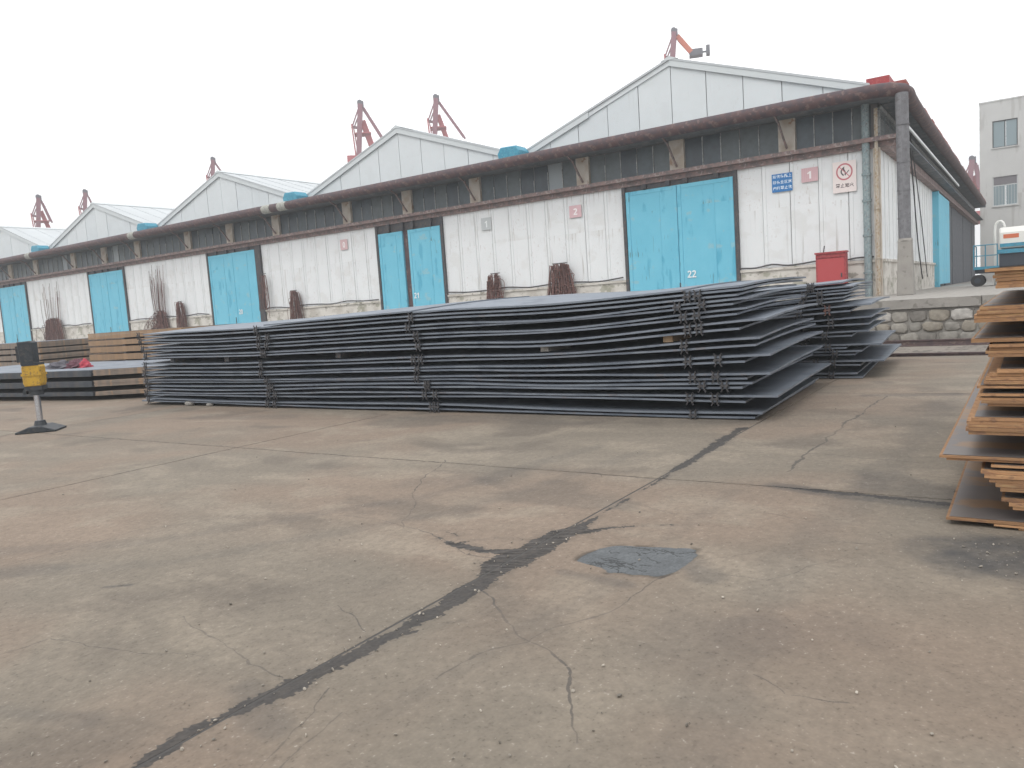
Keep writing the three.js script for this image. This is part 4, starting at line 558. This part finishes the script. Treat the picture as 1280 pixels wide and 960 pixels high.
// ------------------------------------------------------------------ crane stabiliser jack leg
{
  const j = thing('stabiliser_leg', 'yellow and black hydraulic stabiliser jack leg standing on the concrete', 'jack leg', undefined, [-14.36, 0, -6.42], 0.8);
  const yel = std({ map: rustTex([0.5, 0.3, 0.025], [0.42, 0.25, 0.03], [0.16, 0.11, 0.05], 461, 0.6), roughness: 0.5 }), blk = std({ map: rustTex([0.02, 0.026, 0.033], [0.032, 0.038, 0.044], [0.06, 0.055, 0.05], 471, 0.7), roughness: 0.55 });
  mesh('foot_pad', [prism([[-0.32, 0], [0.32, 0], [0.32, 0.03], [0.1, 0.11], [-0.1, 0.11], [-0.32, 0.03]], -0.27, 0.27, 0.012), rod([0, 0.1, 0], [0, 0.19, 0], 0.105, 0.08, 16)], blk, j);
  mesh('piston', rod([0, 0.17, 0], [0, 0.72, 0], 0.05, 0.05, 20), std({ color: col(0.62, 0.64, 0.68), roughness: 0.22, metalness: 0.9 }), j);
  mesh('cylinder_collar', [rod([0, 0.64, 0], [0, 0.75, 0], 0.12, 0.12, 18), box(-0.14, 0.14, 0.73, 0.8, -0.13, 0.13), box(-0.19, -0.14, 0.66, 0.74, -0.05, 0.05)], blk, j);
  mesh('cylinder_housing', [prism([[-0.12, 0.79], [0.12, 0.79], [0.145, 0.85], [0.145, 1.13], [0.12, 1.18], [-0.12, 1.18], [-0.145, 1.13], [-0.145, 0.85]], -0.14, 0.14, 0.02), box(-0.155, 0.155, 0.98, 1.02, -0.15, 0.15)], yel, j);
  mesh('beam_head', [prism([[-0.15, 1.17], [0.07, 1.17], [0.07, 1.55], [0.03, 1.58], [-0.17, 1.57]], -0.13, 0.13, 0.015), box(-0.21, -0.165, 1.22, 1.5, -0.09, 0.09), box(-0.13, 0.13, 1.155, 1.2, -0.145, 0.145)], blk, j);
}

// ------------------------------------------------------------------ office building beyond the warehouse
{
  const z = -88, sc = z / -60, X = (x) => x * sc, Y = (y) => 1.6 + (y - 1.6) * sc; // measured at 60 m, placed at 88 m
  const b = thing('office_building', 'pale grey concrete office block with dark windows beyond the warehouse', 'building');
  const wm = std({ map: tex(512, 512, (u, v) => { let c = mixc([0.5, 0.5, 0.485], [0.43, 0.43, 0.42], fbm(u * 8, v * 8, 8, 481, 5)); return mixc(c, [0.33, 0.32, 0.3], 0.5 * sstep(0.58, 0.72, fbm(u * 30, v * 4, 30, 487, 4))); }, 1 / 9, 1 / 9), roughness: 0.9, bumpMap: bumpFine, bumpScale: 0.01 });
  const xl = X(-2.82), xr = xl + 26, cols = []; for (let k = 0; k < 5; k++) cols.push(X(-2.11) + k * 4.4);
  const ww = 2.0, r1 = [Y(9.65), Y(11.34)], r2 = [Y(5.95), Y(7.8)];
  const ys = [0.9, r2[0], r2[1], r1[0], r1[1], Y(12.55)]; const gs = []; // wall with real openings
  gs.push(box(xl, xr, ys[0], ys[1], z - 0.3, z), box(xl, xr, ys[2], ys[3], z - 0.3, z), box(xl, xr, ys[4], ys[5], z - 0.3, z));
  for (const [a, c] of [[ys[1], ys[2]], [ys[3], ys[4]]]) { let x = xl; for (const cx of cols) { gs.push(box(x, cx, a, c, z - 0.3, z)); x = cx + ww; } gs.push(box(x, xr, a, c, z - 0.3, z)); }
  gs.push(box(xl, xl + 0.3, ys[0], ys[5], z - 12, z - 0.3)); mesh('wall', gs, wm, b);
  mesh('roof', box(xl - 0.05, xr, ys[5], ys[5] + 0.12, z - 12, z + 0.05), wm, b);
  const gl = std({ color: col(0.2, 0.26, 0.28), roughness: 0.1 }), fr = std({ color: col(0.035, 0.042, 0.045), roughness: 0.5 }), frW = std({ color: col(0.5, 0.52, 0.52), roughness: 0.5 });
  for (const cx of cols) [[r1, fr], [r2, frW]].forEach(([[a, c], fm], ri) => { const wn = new THREE.Group(); wn.name = 'window'; b.add(wn); const t = ri ? c - 0.75 : c;
    for (const s of [0, 1]) mesh('pane', box(cx + 0.08 + s * ww / 2, cx + ww / 2 - 0.04 + s * ww / 2, a + 0.09, t - 0.09, z - 0.16, z - 0.14), gl, wn);
    mesh('frame', [box(cx, cx + 0.08, a, c, z - 0.18, z - 0.1), box(cx + ww - 0.08, cx + ww, a, c, z - 0.18, z - 0.1), box(cx + ww / 2 - 0.05, cx + ww / 2 + 0.05, a + 0.08, t, z - 0.18, z - 0.1), box(cx + 0.08, cx + ww - 0.08, a, a + 0.08, z - 0.18, z - 0.1), box(cx + 0.08, cx + ww - 0.08, t - 0.08, t, z - 0.18, z - 0.1)], fm, wn);
    if (ri) { mesh('shutter_box', box(cx + 0.08, cx + ww - 0.08, t + 0.01, c - 0.01, z - 0.2, z - 0.08), std({ color: col(0.14, 0.13, 0.14), roughness: 0.7 }), wn); mesh('security_bar', [0.25, 0.5, 0.75, 1.25, 1.5, 1.75].map((f) => box(cx + f - 0.01, cx + f + 0.01, a, t, z - 0.04, z - 0.02)), frW, wn); }
    mesh('sill', box(cx - 0.1, cx + ww + 0.1, a - 0.1, a - 0.003, z + 0.002, z + 0.12), wm, wn); });
}

// ------------------------------------------------------------------ blue lorry on the dock behind the rusty pile
{
  const t = thing('tank_lorry', 'blue lorry with railed platform and white tank with orange stripe', 'lorry', undefined, [-2.2, DOCK, -40]);
  const blue = std({ map: rustTex([0.04, 0.24, 0.36], [0.05, 0.28, 0.4], [0.09, 0.2, 0.26], 491, 1), roughness: 0.5 }), dk = std({ color: col(0.03, 0.04, 0.055), roughness: 0.6 }), wh = std({ color: col(0.78, 0.78, 0.74), roughness: 0.4 }), org = std({ color: col(0.62, 0.16, 0.07), roughness: 0.5 });
  mesh('chassis', [box(0.15, 6.4, 0.55, 0.8, -0.9, 0.9), box(1.05, 6.4, 0.8, 1.32, -1.0, 1.0)], dk, t); mesh('platform', [box(0.1, 1.05, 0.72, 0.84, -1.05, 1.05), box(1.0, 6.4, 1.33, 1.5, -1.1, 1.1)], blue, t);
  const rl = []; for (const x of [0.12, 0.55, 0.98]) rl.push(rod([x, 0.84, 1.0], [x, 1.75, 1.0], 0.025)); for (const y of [1.3, 1.75]) rl.push(rod([0.12, y, 1.0], [1.0, y, 1.0], 0.022)); for (const x of [0.12]) rl.push(rod([x, 1.75, 1.0], [x, 1.75, -1.0], 0.022), rod([x, 0.84, -1], [x, 1.75, -1], 0.025)); mesh('railing', rl, blue, t);
  mesh('tank', [prism([[-1.0, 1.55], [1.0, 1.55], [1.08, 1.75], [1.08, 2.2], [0.9, 2.42], [-0.9, 2.42], [-1.08, 2.2], [-1.08, 1.75]], 0, 5.3, 0.05).rotateY(Math.PI / 2).translate(1.05, 0, 0)], wh, t);
  mesh('stripe', [box(1.2, 1.75, 1.95, 2.12, 1.082, 1.09)], org, t); mesh('stripe', [box(1.08, 6.3, 1.6, 1.74, 1.06, 1.1)], blue, t);
  for (const x of [0.25, 2.2, 4.8, 5.9]) for (const s of [-1, 1]) { const wg = new THREE.CylinderGeometry(0.42, 0.42, 0.26, 20); wg.rotateX(Math.PI / 2); const R = x < 1 ? 0.6 : 1; wg.scale(R, R, 1); wg.translate(x, 0.42 * R, s * 0.85); const wl = mesh('wheel', wg, blackRubber, t); const hg = new THREE.CylinderGeometry(0.2 * R, 0.2 * R, 0.28, 14); hg.rotateX(Math.PI / 2); hg.translate(x, 0.42 * R, s * 0.85); mesh('hub', hg, dk, wl); }
  const v = mesh('vent_pipe', tube([[-1.38, DOCK, -41.6], [-1.38, 2.6, -41.6], [-1.38, 3.6, -41.6], [-1.33, 3.85, -41.6], [-1.2, 3.95, -41.6], [-1.07, 3.85, -41.6], [-1.02, 3.65, -41.6]], 0.055, 30, 8), wh); tag(v, 'white gooseneck vent pipe standing behind the blue lorry', 'pipe');
}

// ------------------------------------------------------------------ harbour cranes beyond the warehouse
{
  const red = std({ color: col(0.42, 0.1, 0.11), roughness: 0.65 }), mar = std({ color: col(0.24, 0.1, 0.125), roughness: 0.65 }), org = std({ color: col(0.5, 0.12, 0.06), roughness: 0.6 }), grey = std({ color: col(0.1, 0.1, 0.12), roughness: 0.6 });
  const crane = (dx, dz, D, H, s, o, label) => {
    const t = thing('harbour_crane', label, 'crane', 'harbour cranes beyond the warehouse', [dx * D, 0, dz * D], Math.atan2(-dx, -dz)), m = 0.166 * s; // one unit is about one picture pixel at 160 m
    const b3 = (name, x0, y0, x1, y1, w, mt, z = 0, d = w) => mesh(name, bar([x0 * m, H + y0 * m, z], [x1 * m, H + y1 * m, z], w * m * 1.35, d * m * 1.35), mt, t);
    const yb = 12;
    for (const sx of [-1, 1]) for (const sz of [-1, 1]) mesh('portal_leg', bar([sx * 6, 0, sz * 6], [sx * 3, yb, sz * 3], 1.1), red, t);
    mesh('portal_beam', box(-4, 4, yb, yb + 1.4, -4, 4), red, t); mesh('slew_tower', rod([0, yb + 1.4, 0], [0, H - 62 * m, 0], 1.8, 1.4, 14), red, t); mesh('machine_house', box(-3.4, 4, H - 74 * m, H - 60 * m, -2.2, 2.2), red, t);
    for (const z of [-0.55, 0.55]) b3('mast', -7, -62, 0, 0, 4.2, mar, z * 2, 5); mesh('mast_bracing', [0.2, 0.4, 0.6, 0.8].map((f) => bar([lerp(-7, 0, f) * m, H + lerp(-62, 0, f) * m, -1.1], [lerp(-7, 0, f + 0.12) * m, H + lerp(-62, 0, f + 0.12) * m, 1.1], 0.3)), mar, t);
    mesh('sheave_head', [box(-2.5 * m, 4 * m, H - 3 * m, H + 3.5 * m, -1.4, 1.4), rod([-0.5 * m, H + 2 * m, -1.5], [-0.5 * m, H + 2 * m, 1.5], 3 * m, 3 * m, 12)], grey, t);
    b3('stay_rod', -2, -3, -11, -24, 1.1, mar, 0.8); b3('stay_rod', -1, -6, -9.5, -24, 1.1, mar, -0.8); b3('stay_rod', -12, -22, -9.5, -70, 1.2, red, 0.8); b3('stay_rod', -10, -24, -6, -70, 1.0, red, -0.8); b3('rocker_beam', -12.5, -24, -3, -26, 2, mar);
    if (o.back) b3('back_leg', 1, -18, 14, -62, o.back, red);
    b3('jib', 3, -4, o.jx, o.jy, o.jw, o.org ? org : mar, 0.9, 2); b3('jib', 5, -5, o.jx + 2, o.jy, o.jw * 0.7, o.org ? org : mar, -0.9, 2);
    if (o.hook) mesh('jib_foot', [box(o.jx * m - 0.3, (o.jx + 13) * m, H + o.jy * m - 0.6, H + o.jy * m + 0.5, -1, 1), box((o.jx + 17) * m, (o.jx + 21) * m, H + (o.jy - 4) * m, H + (o.jy + 6) * m, -0.8, 0.8), bar([(o.jx + 12) * m, H + o.jy * m, 0], [(o.jx + 18) * m, H + o.jy * m, 0], 0.25)], grey, t);
    mesh('walkway', box(-9 * m, 10 * m, H - 34 * m, H - 33 * m, -1.6, 1.6), red, t);
  };
  crane(-0.9, -0.43, 170, 1.6 + 0.152 * 170, 0.75, { jx: 12, jy: -34, jw: 2.2, back: 4 }, 'reddish harbour crane above the farthest warehouse gable');
  crane(-0.882, -0.472, 170, 1.6 + 0.159 * 170, 0.7, { jx: 10, jy: -26, jw: 1.6, back: 0 }, 'thin red harbour crane above the fourth warehouse gable');
  crane(-0.808, -0.589, 165, 1.6 + 0.196 * 165, 0.75, { jx: 12, jy: -20, jw: 2, back: 0 }, 'red harbour crane left of the third gable peak');
  crane(-0.69, -0.723, 160, 1.6 + 0.26 * 160, 1, { jx: 25, jy: -44, jw: 2.6, back: 5 }, 'tall maroon harbour crane with two jib struts left of second gable peak');
  crane(-0.62, -0.786, 160, 1.6 + 0.264 * 160, 1, { jx: 30, jy: -46, jw: 2.2, back: 4 }, 'maroon harbour crane with slanting lattice jib right of second gable peak');
  crane(-0.361, -0.933, 150, 1.6 + 0.316 * 150, 0.95, { jx: 18, jy: -24, jw: 4, back: 0, org: 1, hook: 1 }, 'harbour crane with orange strut above the nearest gable peak');
  crane(-0.054, -0.9985, 180, 1.6 + 0.124 * 180, 1, { jx: 8, jy: -40, jw: 3, back: 5 }, 'pale red harbour crane between warehouse and office block');
}

renderer.render(scene, camera);
